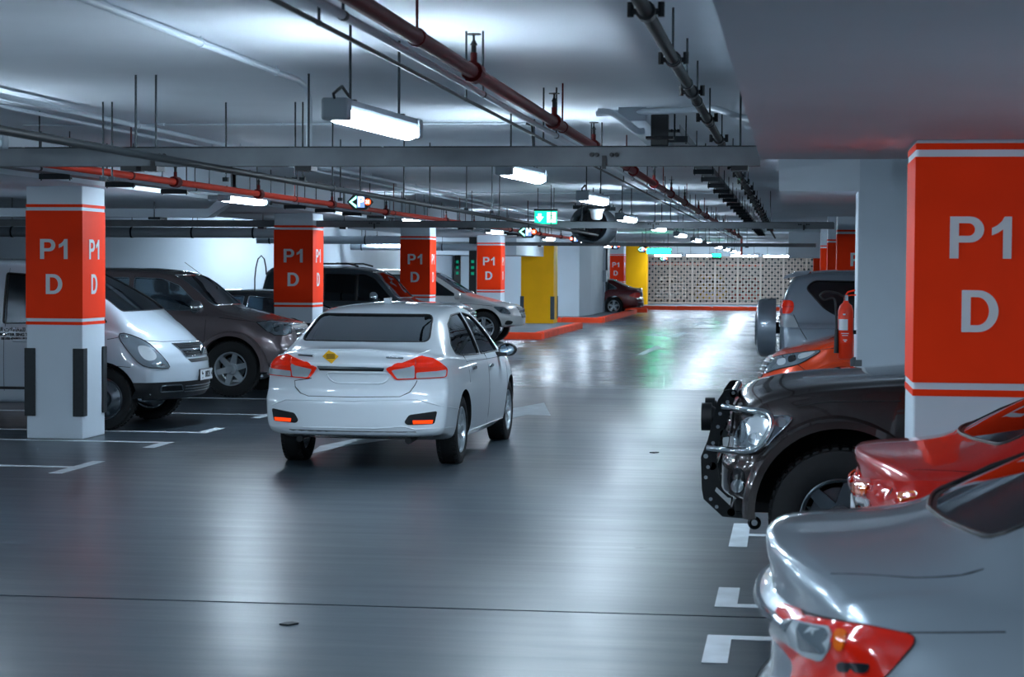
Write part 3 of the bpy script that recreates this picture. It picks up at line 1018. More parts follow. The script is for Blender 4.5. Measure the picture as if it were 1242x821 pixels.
# ------------------------------------------------------------------ fire extinguisher on the plain white column
fx = empty('fire_extinguisher', (.525, 20.05, .93), label='red fire extinguisher with white label on the plain white column', category='fire extinguisher')
MB().lathe([(0, 0), (0, .06), (.015, .076), (.48, .076), (.535, .06), (.565, .028), (.58, .026), (.60, 0)], 'Z', 24).obj('cylinder', 'extinguisher_red', fx, smooth=50)
lb = MB()
for k in range(8):
    a0, a1 = math.radians(205 + k * 10), math.radians(215 + k * 10)
    lb.prism([(.0778 * math.cos(a0), .0778 * math.sin(a0), .29), (.0778 * math.cos(a1), .0778 * math.sin(a1), .29), (.0778 * math.cos(a1), .0778 * math.sin(a1), .40), (.0778 * math.cos(a0), .0778 * math.sin(a0), .40)],
             (-.004 * math.cos(a0), -.004 * math.sin(a0), 0))
lb.obj('label_sheet', 'label_white', fx)
MB().lathe([(.16, .0765), (.16, .0770), (.27, .0770), (.27, .0765)], 'Z', 24).obj('print_band', 'extinguisher_red', fx)
for k, z in enumerate((.255, .235, .19, .175)):
    MB().box(-.045 + .01 * k, .03 - .008 * k, -.0795, -.075, z, z + .007).obj('printed_line', 'label_white', fx)
MB().box(-.03, -.005, -.0795, -.072, .44, .455).obj('printed_line', 'label_white', fx)
MB().cyl((0, 0, .58), (0, 0, .64), .022, 12).obj('valve', 'chrome', fx)
MB().tube([(0, 0, .64), (.02, 0, .67), (.09, 0, .69)], .01, 6).tube([(.01, 0, .63), (.05, 0, .64), (.10, 0, .64)], .008, 6).obj('lever', 'extinguisher_red', fx)
bentpts = [(-.02, 0, .62), (-.08, -.02, .66), (-.2, -.03, .68), (-.27, -.03, .64), (-.22, -.03, .58), (-.12, -.03, .62), (-.10, -.03, .55), (-.09, -.03, .3)]
MB().tube(chaikin_(bentpts), .011, 8).obj('hose', 'black_plastic', fx, smooth=60)
MB().cyl((-.09, -.03, .3), (-.09, -.03, .06), .018, 10, .026).obj('horn', 'black_plastic', fx)
MB().box(.05, .11, -.03, .03, -.07, .02).obj('bracket', 'galvanised', fx)
MB().box(-.08, .11, -.012, .012, .25, .29).obj('clip', 'steel_rod', fx)
for s in (1,):
    MB().box(.098, .16, -.16, -.13, -.10, .0).obj('wall_plate', 'galvanised', fx)

# bits of litter and a fire call duct far behind the first column
du = empty('fan_unit', (-13.2, 27.5, 1.95), label='dark ceiling fan unit behind the van', category='fan')
MB().box(-.5, .5, -.4, .4, 0, .55, .03).obj('casing', 'duct_grey', du)
MB().lathe([(-.46, .12), (-.46, .22), (-.42, .22), (-.42, .12)], 'Y', 20, (0, 0, .27)).obj('inlet', 'black_plastic', du)
for s in (-1, 1):
    MB().cyl((s * .45, 0, .5), (s * .45, 0, CEIL - 1.95), .01, 6).obj('hanger_rod', 'steel_rod', du)
for px, py in ((793, 549), (350, 757)):
    p = on_z(px, py)
    a = p + Vector((.0, 0, .002))
    MB().prism([(p.x - .04, p.y - .03, .0), (p.x + .01, p.y - .05, 0), (p.x + .05, p.y + .01, 0), (p.x + .01, p.y + .04, 0), (p.x - .02, p.y + .02, 0)], (0, 0, .008)).obj(
        'debris_flake', 'rubber', None, label='small dark scrap lying on the open floor', category='scrap', group='scraps on the floor')

# ================================================================== vehicles
from mathutils.geometry import delaunay_2d_cdt

mat('tyre', '15181a', 0.75, noise=0.15, nscale=30)
mat('well_black', '08090a', 0.9)
mat('cabin_dark', '4a5359', 0.8)
mat('seat_dark', '24292d', 0.85)
mat('seat_grey', '6d7a84', 0.85)
mat('alloy', 'c3ccd2', 0.28, metal=0.7)
mat('alloy_dark', '6b747b', 0.3, metal=0.9)
mat('lens_red', 'd81e08', 0.12, coat=1.0, spec=0.8)
mat('lens_red_lit', 'e02408', 0.12, coat=1.0, emit='ff3a0c', power=0.10)
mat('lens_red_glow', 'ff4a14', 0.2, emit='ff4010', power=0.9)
mat('lens_amber', 'e0650a', 0.12, coat=1.0)
mat('lens_clear', 'c5d0d6', 0.10, metal=0.3, coat=1.0)
mat('lens_smoke', '77848d', 0.10, metal=0.4, coat=1.0)
mat('lens_dark', '1c2226', 0.08, coat=1.0)
mat('plate_white', 'c9d0d4', 0.5)
mat('seam', '14171a', 0.7)
mat('mirror_glass', '9fb0bc', 0.03, metal=1.0)
mat('sticker_yellow', 'efb413', 0.5)
glass_mat('glass_clear', 'e2ecf0', 0.85)
glass_mat('glass_tint', 'b4c2ca', 0.45)
glass_mat('glass_dark', '353e43', 0.14)


def paint(name, col, metal=0.25, rough=0.32):
    return mat(name, col, rough, metal=metal, coat=1.0, flake=0.06 if metal else 0)


paint('paint_white', 'd9e3ea', 0.0, 0.3)
paint('paint_white_van', 'acb8c2', 0.0, 0.3)
paint('paint_brown', '766b6d', 0.5, 0.3)
paint('paint_charcoal', '3b4248', 0.6, 0.3)
paint('paint_gunmetal', '59646c', 0.6, 0.3)
paint('paint_pearl', 'c6c8c8', 0.1, 0.3)
paint('paint_maroon', '5c0d14', 0.3, 0.28)
paint('paint_silver', 'a7b3bc', 0.6, 0.32)
paint('paint_red', 'c01602', 0.1, 0.3)
paint('paint_dark_brown', '332d2d', 0.55, 0.26)
paint('paint_orange', 'd8400c', 0.2, 0.3)
paint('paint_grey_blue', '8795a1', 0.4, 0.3)
paint('paint_yellow', 'e8ac14', 0.0, 0.3)


def pchip(pts):
    xs = np.array([p[0] for p in pts], float)
    ys = np.array([p[1] for p in pts], float)
    h = np.diff(xs)
    d = np.diff(ys) / h
    m = np.zeros(len(xs))
    for i in range(1, len(xs) - 1):
        if d[i - 1] * d[i] > 0:
            w1, w2 = 2 * h[i] + h[i - 1], h[i] + 2 * h[i - 1]
            m[i] = (w1 + w2) / (w1 / d[i - 1] + w2 / d[i])
    m[0], m[-1] = d[0], d[-1]

    def f(x):
        x = min(max(x, xs[0]), xs[-1])
        i = min(max(int(np.searchsorted(xs, x)) - 1, 0), len(h) - 1)
        t = (x - xs[i]) / h[i]
        return float((2 * t ** 3 - 3 * t * t + 1) * ys[i] + (t ** 3 - 2 * t * t + t) * h[i] * m[i] + (-2 * t ** 3 + 3 * t * t) * ys[i + 1] + (t ** 3 - t * t) * h[i] * m[i + 1])
    return f


def chaikin(P, n=2, closed=False):
    for _ in range(n):
        Q = [] if closed else [P[0]]
        N = len(P)
        for i in range(N if closed else N - 1):
            a, b = P[i], P[(i + 1) % N]
            Q.append(tuple(.75 * u + .25 * v for u, v in zip(a, b)))
            Q.append(tuple(.25 * u + .75 * v for u, v in zip(a, b)))
        if not closed:
            Q.append(P[-1])
        P = Q
    return P


def rounded(P, n=2):
    return chaikin([tuple(p) for p in P], n, True)


def cut_corners(P, r):
    """round each polygon corner by about r"""
    out = []
    n = len(P)
    for i in range(n):
        a, b, c = Vector(P[i - 1]), Vector(P[i]), Vector(P[(i + 1) % n])
        u, v = (a - b), (c - b)
        ra, rc = min(r, u.length * .45), min(r, v.length * .45)
        p, q = b + u.normalized() * ra, b + v.normalized() * rc
        for t in (0, .25, .5, .75, 1):
            out.append(tuple((1 - t) ** 2 * p + 2 * t * (1 - t) * b + t * t * q))
    return out


def smoothstep(t):
    t = min(max(t, 0), 1)
    return t * t * (3 - 2 * t)


class Car:
    def __init__(s, name, label, spec, paintm, loc, rz, category='car', wheels=True, cut=True, interior=True):
        s.sp = spec
        s.paint = paintm
        s.root = empty(name, loc, rz, label=label, category=category)
        s.M = Matrix.Translation(loc) @ Matrix.Rotation(rz, 4, 'Z')
        s.Mi = s.M.inverted()
        s.f = {k: pchip(spec[k]) for k in ('zb', 'zs', 'zt', 'wm', 'ws', 'wt')}
        s.xr, s.xf = spec['zt'][0][0], spec['zt'][-1][0]
        me = s.loft('body_panels')
        bm = bmesh.new()
        bm.from_mesh(me)
        bmesh.ops.triangulate(bm, faces=bm.faces)
        s.bvh = BVHTree.FromBMesh(bm)
        bm.free()
        s.body = link('body', me, None, s.root)
        for n in (paintm, 'cabin_dark', 'well_black'):
            me.materials.append(MATS[n])
        if cut:
            s.cut(interior)
        sharp(s.body.data, 38)
        if wheels:
            s.wheels()

    # ---------- body
    def half(s, x, inset=0.0):
        g = {k: f(x) for k, f in s.f.items()}
        zb, zs, zt, wm, ws, wt = (g[k] for k in ('zb', 'zs', 'zt', 'wm', 'ws', 'wt'))
        cr = s.sp.get('crown', .045)
        # rounding of the two ends
        R = s.sp.get('endr', .10)
        d = min(x - s.xr, s.xf - x)
        if d < R:
            k = R - math.sqrt(max(R * R - (R - d) ** 2, 0))
            wm, ws, wt = wm - k * .7, ws - k * .7, wt - k * .7
            zt, zs, zb = zt - k * .45, zs - k * .35, zb + k * .5
        zte = zt - cr
        zs = min(zs, zte - .02)
        h = zs - zb
        gr = zte - zs
        e = min(.03, .4 * gr)
        bl = s.sp.get('belly', .5)
        P = [(.72 * wm, zb), (.93 * wm, zb + .012), (.975 * wm, zb + .12 * h), (.99 * wm, zb + .28 * h), (wm, zb + bl * h), (wm - (wm - ws) * .12, zb + .74 * h),
             (ws + .45 * (wm - ws), zb + .91 * h), (ws, zs), (ws - min(.02, .3 * gr), zs + min(.02, .3 * gr)),
             (ws + (wt - ws) * .5 + .012 * min(1, gr / .3), zs + gr * .52), (wt + .01, zte - e), (wt - .05, zte + .004), (wt * .55, zt - cr * .28), (0, zt)]
        return P

    def loft(s, name):
        L = s.xf - s.xr
        t = np.linspace(0, 1, 76)
        xs = s.xr + L * (t - .055 * np.sin(2 * np.pi * t) / 1.0 * .9)
        R = s.sp.get('endr', .10)
        xs = sorted(set([round(float(x), 4) for x in xs] + [s.xr + R * k for k in (.08, .22, .42, .7, 1.0)] + [s.xf - R * k for k in (.08, .22, .42, .7, 1.0)]))
        nc = 14
        V, F = [], []

        def add(p):
            V.append(p)
            return len(V) - 1
        rings = []
        for x in xs:
            hs = chaikin(s.half(x), 2)
            n = len(hs)
            lft = [add((x, y, z)) for y, z in hs]
            rgt = [add((x, -y, z)) for y, z in hs[:-1]] + [lft[-1]]
            y0, z0 = hs[0]
            bot = [lft[0]] + [add((x, y0 - 2 * y0 * k / nc, z0)) for k in range(1, nc)] + [rgt[0]]
            rings.append((lft, rgt, bot, hs))
        for (a, b) in zip(rings, rings[1:]):
            for i in range(n - 1):
                F.append((a[0][i], b[0][i], b[0][i + 1], a[0][i + 1]))
                F.append((a[1][i], a[1][i + 1], b[1][i + 1], b[1][i]))
            for k in range(nc):
                F.append((a[2][k], a[2][k + 1], b[2][k + 1], b[2][k]))
        for ring, x, flip in ((rings[0], xs[0], False), (rings[-1], xs[-1], True)):
            lft, rgt, bot, hs = ring
            prev = bot
            for i in range(1, n):
                if i == n - 1:
                    for k in range(nc):
                        f = (prev[k], prev[k + 1], lft[-1])
                        F.append(f if not flip else f[::-1])
                    break
                y, z = hs[i]
                row = [lft[i]] + [add((x, y - 2 * y * k / nc, z)) for k in range(1, nc)] + [rgt[i]]
                for k in range(nc):
                    f = (prev[k], prev[k + 1], row[k + 1], row[k])
                    F.append(f if not flip else f[::-1])
                prev = row
        V = [s.deform(p) for p in V]
        me = bpy.data.meshes.new(name)
        me.from_pydata(V, [], F)
        bm = bmesh.new()
        bm.from_mesh(me)
        bmesh.ops.remove_doubles(bm, verts=bm.verts, dist=1e-5)
        bmesh.ops.recalc_face_normals(bm, faces=bm.faces)
        bm.to_mesh(me)
        bm.free()
        return me

    def deform(s, p):
        """bow the nose and tail in plan and rake them in side view"""
        x, y, z = p
        sp = s.sp
        for end in ('rear', 'front'):
            rng = sp.get(end + '_range', .9)
            d = (x - s.xr) if end == 'rear' else (s.xf - x)
            if d > rng:
                continue
            k = smoothstep(1 - d / rng)
            B, pw = sp.get(end + '_bow', (.22, 2.4))
            W = s.f['wm'](x)
            off = B * min(1.15, abs(y) / W) ** pw - pchip(sp[end + '_rake'])(z) if end + '_rake' in sp else B * min(1.15, abs(y) / W) ** pw
            x = x + k * off if end == 'rear' else x - k * off
        return (x, y, z)

    def cavity(s):
        """dark hollow cabin inside the shell"""
        x0, x1 = s.sp['cabin']
        zf = s.sp.get('cabin_floor', .45)
        xs = np.linspace(x0, x1, 26)
        t = .045
        V, F, rings = [], [], []
        for x in xs:
            hs = chaikin(s.half(float(x)), 1)
            top = hs[-1][1] - t
            ring = []
            zlo = min(zf, top - .03)
            prof = []
            for y, z in hs[4:]:
                prof.append((max(y - .07, 0), min(max(z - t * (1 if y < .6 * hs[8][0] else .35), zlo + .01), top)))
            prof[-1] = (0, top)
            prof = [(prof[0][0], zlo)] + prof
            rings.append([(float(x), y, z) for y, z in prof] + [(float(x), -y, z) for y, z in prof[-2::-1]])
        n = len(rings[0])
        for r in rings:
            V += [s.deform(p) for p in r]
        for i in range(len(rings) - 1):
            for k in range(n):
                a, b = i * n + k, i * n + (k + 1) % n
                F.append((a, b, b + n, a + n))
        F.append(tuple(range(n))[::-1])
        F.append(tuple((len(rings) - 1) * n + k for k in range(n)))
        me = bpy.data.meshes.new('cavity')
        me.from_pydata(V, [], F)
        bm = bmesh.new()
        bm.from_mesh(me)
        bmesh.ops.triangulate(bm, faces=bm.faces)
        bmesh.ops.recalc_face_normals(bm, faces=bm.faces)
        bm.to_mesh(me)
        bm.free()
        return me

    def cut(s, interior):
        cutters = []
        if interior:
            me = s.cavity()
            cutters.append((me, 'cabin_dark'))
        sp = s.sp
        for out in sp.get('side_windows', []):
            b = MB()
            b.prism([(x, -2, z) for x, z in out], (0, 4, 0))
            if not interior:
                b.bm.free()
                continue
            cutters.append((b.mesh('c'), 'black_plastic'))
        if interior:
            for key, sgn in (('windscreen', 1), ('rear_window', -1)):
                if key in sp:
                    o = sp[key]
                    b = MB()
                    b.prism([(sp[key + '_x'], y, z) for y, z in o], (sgn * 3.0, 0, 0))
                    cutters.append((b.mesh('c'), 'black_plastic'))
        for ax in sp['axles']:
            for sd in (-1, 1):
                b = MB()
                y1, y2 = sorted((sd * (sp['wm_max'] - .36), sd * (sp['wm_max'] + .3)))
                b.cyl((ax, y1, sp['wr'] + sp.get('wup', 0.02)), (ax, y2, sp['wr'] + sp.get('wup', 0.02)), sp['wr'] + sp.get('arch', .055), 36)
                cutters.append((b.mesh('c'), 'well_black'))
        obs = []
        for me, m in cutters:
            me.materials.clear()
            me.materials.append(MATS[m])
            o = bpy.data.objects.new('cutter', me)
            COL.objects.link(o)
            obs.append(o)
            md = s.body.modifiers.new('cut', 'BOOLEAN')
            md.operation = 'DIFFERENCE'
            md.solver = 'MANIFOLD' if s.sp.get('solver', 'M') == 'M' else 'EXACT'
            md.object = o
            try:
                md.material_mode = 'TRANSFER'
            except Exception:
                pass
        for o in obs:
            o.matrix_world = s.M
        s.root.rotation_euler.z = s.root.rotation_euler.z
        bpy.context.view_layer.update()
        dg = bpy.context.evaluated_depsgraph_get()
        me = bpy.data.meshes.new_from_object(s.body.evaluated_get(dg), preserve_all_data_layers=False, depsgraph=dg)
        me.name = 'body_panels'
        if len(me.polygons) > 500:
            s.body.modifiers.clear()
            s.body.data = me
        else:
            print('CUT FAILED', s.root.name, len(me.polygons))
            s.body.modifiers.clear()
        for o in obs:
            bpy.data.objects.remove(o)

    # ---------- projecting details on to the body
    def _ray(s, view, u, v):
        if view == 'L':
            return Vector((u, 4, v)), Vector((0, -1, 0))
        if view == 'R':
            return Vector((u, -4, v)), Vector((0, 1, 0))
        if view == 'F':
            return Vector((8, u, v)), Vector((-1, 0, 0))
        if view == 'B':
            return Vector((-8, u, v)), Vector((1, 0, 0))
        if view == 'T':
            return Vector((u, v, 5)), Vector((0, 0, -1))
        if view == 'cam':
            o = s.Mi @ CAM
            return o, (s.Mi.to_3x3() @ ray(u, v)).normalized()
        # ('dir', azimuth degrees): horizontal look at the car from that side; u runs across, v is height
        az = math.radians(view[1])
        n = Vector((math.cos(az), math.sin(az), 0))
        t = Vector((-math.sin(az), math.cos(az), 0))
        return n * 8 + t * u + Vector((0, 0, v)), -n

    def hit(s, view, u, v):
        o, d = s._ray(view, u, v)
        h, n, i, dist = s.bvh.ray_cast(o, d)
        if h is None:
            ctr = Vector((0, 0, .9))
            t = (ctr - o).dot(d)
            h, n, i, dist = s.bvh.find_nearest(o + d * t)
            if n.dot(d) > 0.3:
                n = -n
        return h, n

    def patch(s, name, poly, view, m, off=.003, thick=.008, step=.05, parent=None, mirror=False, smooth=40, **props):
        poly = [tuple(p) for p in poly]
        if view == 'cam':
            step = step * 2400 / max(5, abs((s.M.translation - CAM).dot(FWD)))
        # resample the outline
        P = []
        for a, b in zip(poly, poly[1:] + poly[:1]):
            L = math.dist(a, b)
            n = max(1, int(L / step))
            P += [(a[0] + (b[0] - a[0]) * k / n, a[1] + (b[1] - a[1]) * k / n) for k in range(n)]
        nb = len(P)
        xs, ys = [p[0] for p in P], [p[1] for p in P]
        pts = [Vector(p) for p in P]
        gx = np.arange(min(xs) + step / 2, max(xs), step)
        gy = np.arange(min(ys) + step / 2, max(ys), step)
        ed = [(i, (i + 1) % nb) for i in range(nb)]
        for x in gx:
            for y in gy:
                ins = False
                near = 1e9
                for i in range(nb):
                    (x1, y1), (x2, y2) = P[i], P[i - 1]
                    if (y1 > y) != (y2 > y) and x < (x2 - x1) * (y - y1) / (y2 - y1) + x1:
                        ins = not ins
                    near = min(near, (x1 - x) ** 2 + (y1 - y) ** 2)
                if ins and near > (step * .35) ** 2:
                    pts.append(Vector((x, y)))
        vs, es, fs, *_ = delaunay_2d_cdt(pts, ed, [], 1, 1e-7)
        hits = [s.hit(view, v.x, v.y) for v in vs]
        top = [h + n * off for h, n in hits]
        bot = [h + n * (off - thick) for h, n in hits]
        N = len(vs)
        F = [tuple(f) for f in fs] + [tuple(i + N for i in f[::-1]) for f in fs]
        cnt = {}
        for f in fs:
            for i in range(len(f)):
                a, b = f[i], f[(i + 1) % len(f)]
                cnt[(a, b)] = 1
        for (a, b) in cnt:
            if (b, a) not in cnt:
                F.append((b, a, a + N, b + N))
        out = []
        for mir in ((False, True) if mirror else (False,)):
            V = [(p.x, -p.y if mir else p.y, p.z) for p in top + bot]
            me = bpy.data.meshes.new(name)
            me.from_pydata(V, [], F)
            bm = bmesh.new()
            bm.from_mesh(me)
            bmesh.ops.recalc_face_normals(bm, faces=bm.faces)
            bm.to_mesh(me)
            bm.free()
            sharp(me, smooth)
            out.append(link(name, me, m, parent or s.root, **props))
        return out if mirror else out[0]

    def strip(s, name, pts, view, m, r=.004, off=0.0, closed=False, parent=None, mirror=False, step=.05, seg=6, **props):
        pts = [tuple(p) for p in pts]
        if closed:
            pts = pts + [pts[0]]
        if view == 'cam':
            step = step * 2400 / max(5, abs((s.M.translation - CAM).dot(FWD)))
        Q = []
        for a, b in zip(pts, pts[1:]):
            n = max(1, int(math.dist(a, b) / step))
            Q += [(a[0] + (b[0] - a[0]) * k / n, a[1] + (b[1] - a[1]) * k / n) for k in range(n)]
        Q.append(pts[-1])
        P3 = []
        for u, v in Q:
            h, n = s.hit(view, u, v)
            p = h + n * off
            if not P3 or (p - P3[-1]).length > .002:
                P3.append(p)
        out = []
        for mir in ((False, True) if mirror else (False,)):
            PP = [Vector((p.x, -p.y, p.z)) if mir else p for p in P3]
            out.append(MB().tube(PP, r, seg).obj(name, m, parent or s.root, smooth=60, **props))
        return out if mirror else out[0]

    # ---------- standard parts
    def wheels(s):
        sp = s.sp
        w = sp.get('ww', .205)
        key = (sp['wr'], w, sp.get('rim', 'multi'))
        for ax in sp['axles']:
            for sd in (1, -1):
                y = sd * (sp['wm_max'] - w / 2 - sp.get('wheel_in', .03))
                t = link('wheel', tyre_mesh(sp['wr'], w, sp.get('rimr', .66)), 'tyre', s.root)
                t.location = (ax, y, sp['wr'])
                t.rotation_euler = (0, 0, 0 if sd < 0 else math.pi)
                rm = link('rim', rim_mesh(sp['wr'] * sp.get('rimr', .66), w, sp.get('rim', 'multi')), sp.get('rim_mat', 'alloy'), t)
                link('brake_disc', disc_mesh(sp['wr'] * .42, w), 'alloy_dark', t)

    def windows(s, m_side='glass_tint', m_rear='glass_tint', m_front='glass_clear', trim='black_plastic', trim_r=.009):
        sp = s.sp
        for out in sp.get('side_windows', []):
            for v in ('L', 'R'):
                g = s.patch('side_window', out, v, m_side, off=-.012, thick=.004, step=.09)
                s.strip('window_seal', out, v, trim, r=trim_r, off=-.003, closed=True, parent=g, step=.08)
        for key, v, m in (('windscreen', 'F', m_front), ('rear_window', 'B', m_rear)):
            if key in sp:
                g = s.patch(key, sp[key], v, m, off=-.010, thick=.004, step=.09)
                s.strip('window_seal', sp[key], v, trim, r=trim_r, off=-.002, closed=True, parent=g, step=.08)

    def seats(s, xf, xb, z, m='seat_dark', w=.36, back=None, rows=2):
        """front seats, rear bench, dashboard and steering wheel"""
        hb = z + .46
        for y in (-w, w):
            st = MB().box(xf - .12, xf + .02, y - .24, y + .24, z - .2, hb, .05).obj('seat', m, s.root, smooth=50)
            MB().box(xf - .10, xf, y - .12, y + .12, hb + .03, hb + .22, .045).cyl((xf - .05, y - .06, hb - .02), (xf - .05, y - .06, hb + .06), .008, 6).cyl(
                (xf - .05, y + .06, hb - .02), (xf - .05, y + .06, hb + .06), .008, 6).obj('headrest', m, st, smooth=50)
        if rows > 1:
            st = MB().box(xb - .12, xb + .04, -.58, .58, z - .2, hb - .08, .05).obj('rear_bench', m, s.root, smooth=50)
            for y in (-w, w):
                MB().box(xb - .10, xb - .01, y - .12, y + .12, hb - .06, hb + .10, .04).obj('headrest', m, st, smooth=50)
        x1 = s.sp['cabin'][1]
        MB().box(x1 - .75, x1 - .25, -.62, .62, z - .1, z + .22, .06).obj('dashboard', 'cabin_dark', s.root, smooth=50)
        yw = w if s.sp.get('lhd', True) else -w
        sw = MB()
        n = 20
        ring = []
        for k in range(n + 1):
            t = 2 * math.pi * k / n
            ring.append((x1 - .88 + .07 * math.sin(t), yw + .185 * math.cos(t), z + .22 + .175 * math.sin(t)))
        sw.tube(ring, .014, 6)
        sw.obj('steering_wheel', 'black_plastic', s.root, smooth=60)

    def mirror(s, x, z, m, size=(.10, .13, .09), y=None, cap='black_plastic'):
        for sd in (1, -1):
            h, n = s.hit('L' if sd > 0 else 'R', x, z)
            yy = h.y + sd * (size[1] * .62 + .05)
            b = MB()
            b.sphere((x, yy, z + .05), 1, size[0], size[1], size[2], 18, 12)
            bmesh.ops.bisect_plane(b.bm, geom=b.bm.verts[:] + b.bm.edges[:] + b.bm.faces[:], plane_co=(x - size[0] * .45, 0, 0), plane_no=(1, 0, 0), clear_inner=True)
            bmesh.ops.holes_fill(b.bm, edges=[e for e in b.bm.edges if e.is_boundary])
            mo = b.obj('wing_mirror', m, s.root, smooth=40)
            MB().box(x - .04, x + .05, min(h.y - sd * .02, yy), max(h.y - sd * .02, yy), z - .02, z + .025, .01).obj('mirror_arm', cap, mo)
            MB().prism([(x - size[0] * .46, yy + size[1] * .74 * math.cos(t), z + .05 + size[2] * .74 * math.sin(t)) for t in np.linspace(0, 2 * math.pi, 16, endpoint=False)],
                       (-.004, 0, 0)).obj('mirror_glass', 'mirror_glass', mo)

    def handles(s, pts, m, l=.19):
        for x, z in pts:
            for v, sd in (('L', 1), ('R', -1)):
                h, n = s.hit(v, x, z)
                MB().box(x - l / 2, x + l / 2, h.y + sd * .012 - .014, h.y + sd * .012 + .014, z - .016, z + .016, .01).obj('door_handle', m, s.root, smooth=50)

    def seams(s, lines, view, mirror=True, r=.0035):
        for ln in lines:
            s.strip('panel_seam', ln, view, 'seam', r=r, off=-.001, mirror=mirror, step=.07)

    def plate(s, view, y, z, w, h, txt, off=.01, rows=None, size=None, frame='black_plastic'):
        p, n = s.hit(view, y, z)
        d = 1 if view == 'F' else -1
        x = p.x + d * off
        g = MB().box(x, x + d * .012, y - w / 2 - .01, y + w / 2 + .01, z - h / 2 - .01, z + h / 2 + .01, .003).obj('number_plate', frame, s.root)
        MB().box(x + d * .012, x + d * .016, y - w / 2, y + w / 2, z - h / 2, z + h / 2).obj('plate_face', 'plate_white', g)
        F = FACE_E if d > 0 else FACE_W
        for t, yy, zz, sz in txt:
            text('lettering', t, sz, Matrix.Translation((x + d * .0175, y + (yy if d > 0 else -yy), z + zz)) @ F, 'sign_black', g, bold=.002, depth=.002)
        return g


_mc = {}


def tyre_mesh(r, w, k):
    key = ('t', r, w, k)
    if key not in _mc:
        ri = r * k
        h = w / 2
        prof = [(-h * .82, ri), (-h, ri + (r - ri) * .25), (-h * 1.02, ri + (r - ri) * .55), (-h * .93, r * .965), (-h * .78, r * .992), (-h * .4, r), (0, r), (h * .4, r), (h * .78, r * .992),
                (h * .93, r * .965), (h * 1.02, ri + (r - ri) * .55), (h, ri + (r - ri) * .25), (h * .82, ri), (-h * .82, ri)]
        b = MB().lathe(prof, 'Y', 44)
        # tread blocks on the shoulders
        for j in range(44):
            t = 2 * math.pi * (j + .5) / 44
            M = Matrix.Rotation(-t, 4, 'Y')
            for sd in (-1, 1):
                p = M @ Vector((r * 1.0, 0, 0))
                mm = Matrix.Translation((p.x, sd * h * .72, p.z)) @ M @ Matrix.Diagonal((.012, w * .16, 2 * math.pi * r / 44 * .62, 1))
                bmesh.ops.create_cube(b.bm, size=1, matrix=mm)
        _mc[key] = b.mesh('wheel', 35)
    return _mc[key]


def disc_mesh(r, w):
    key = ('d', r, w)
    if key not in _mc:
        _mc[key] = MB().cyl((0, w * .05, 0), (0, w * .15, 0), r, 24).mesh('brake_disc')
    return _mc[key]


def rim_mesh(r, w, style):
    """outer face looks toward -y"""
    key = ('r', r, w, style)
    if key in _mc:
        return _mc[key]
    h = w / 2
    b = MB()
    b.lathe([(-h * .84, r * 1.0), (-h * .9, r * 1.03), (-h * .95, r * 1.0), (-h * .86, r * .94), (-h * .5, r * .90), (h * .7, r * .88), (h * .7, r * .97), (-h * .5, r * .97), (-h * .84, r * 1.0)], 'Y', 40)
    yo = -h * .72

    def spoke(t, w0, w1, r0, r1, y0, y1, th=.03):
        c, s_ = math.cos(t), math.sin(t)
        def P(rr, k, yy):
            return (rr * c - k * s_, yy, rr * s_ + k * c)
        a = [P(r0, -w0, y0), P(r0, w0, y0), P(r1, w1, y1), P(r1, -w1, y1)]
        b.prism(a, (0, th, 0))
    if style == 'multi':
        for k in range(10):
            t = 2 * math.pi * k / 10
            spoke(t - .07, .016 * r / .2, .012, r * .16, r * .93, yo + .012, yo - .004)
            spoke(t + .10, .010 * r / .2, .009, r * .16, r * .93, yo + .012, yo - .004)
        b.cyl((0, yo + .02, 0), (0, yo - .004, 0), r * .22, 20)
        b.cyl((0, yo - .004, 0), (0, yo - .012, 0), r * .13, 16)
    elif style == 'six':
        for k in range(6):
            t = 2 * math.pi * k / 6 + .26
            spoke(t, r * .20, r * .15, r * .2, r * .93, yo + .03, yo - .002, .04)
        b.cyl((0, yo + .06, 0), (0, yo - .012, 0), r * .33, 24)
        b.cyl((0, yo - .012, 0), (0, yo - .045, 0), r * .2, 20, r * .17)
        for k in range(6):
            t = 2 * math.pi * k / 6 + .78
            b.cyl((r * .27 * math.cos(t), yo - .01, r * .27 * math.sin(t)), (r * .27 * math.cos(t), yo - .03, r * .27 * math.sin(t)), .011, 8)
    elif style == 'steel':
        b.lathe([(yo + .05, r * .93), (yo + .03, r * .6), (yo - .0, r * .45), (yo + .03, r * .3), (yo + .03, 0), (yo + .05, 0), (yo + .05, r * .3), (yo + .06, r * .93)], 'Y', 30)
        for k in range(10):
            t = 2 * math.pi * k / 10
            b.cyl((r * .74 * math.cos(t), yo + .03, r * .74 * math.sin(t)), (r * .74 * math.cos(t), yo + .055, r * .74 * math.sin(t)), r * .085, 10)
        b.cyl((0, yo + .04, 0), (0, yo - .02, 0), r * .2, 16)
    else:   # five double spokes
        for k in range(5):
            t = 2 * math.pi * k / 5 + .3
            spoke(t - .14, r * .09, r * .07, r * .15, r * .93, yo + .015, yo - .002)
            spoke(t + .14, r * .09, r * .07, r * .15, r * .93, yo + .015, yo - .002)
        b.cyl((0, yo + .03, 0), (0, yo - .004, 0), r * .24, 20)
        b.cyl((0, yo - .004, 0), (0, yo - .012, 0), r * .13, 16)
    _mc[key] = b.mesh('rim', 30)
    return _mc[key]


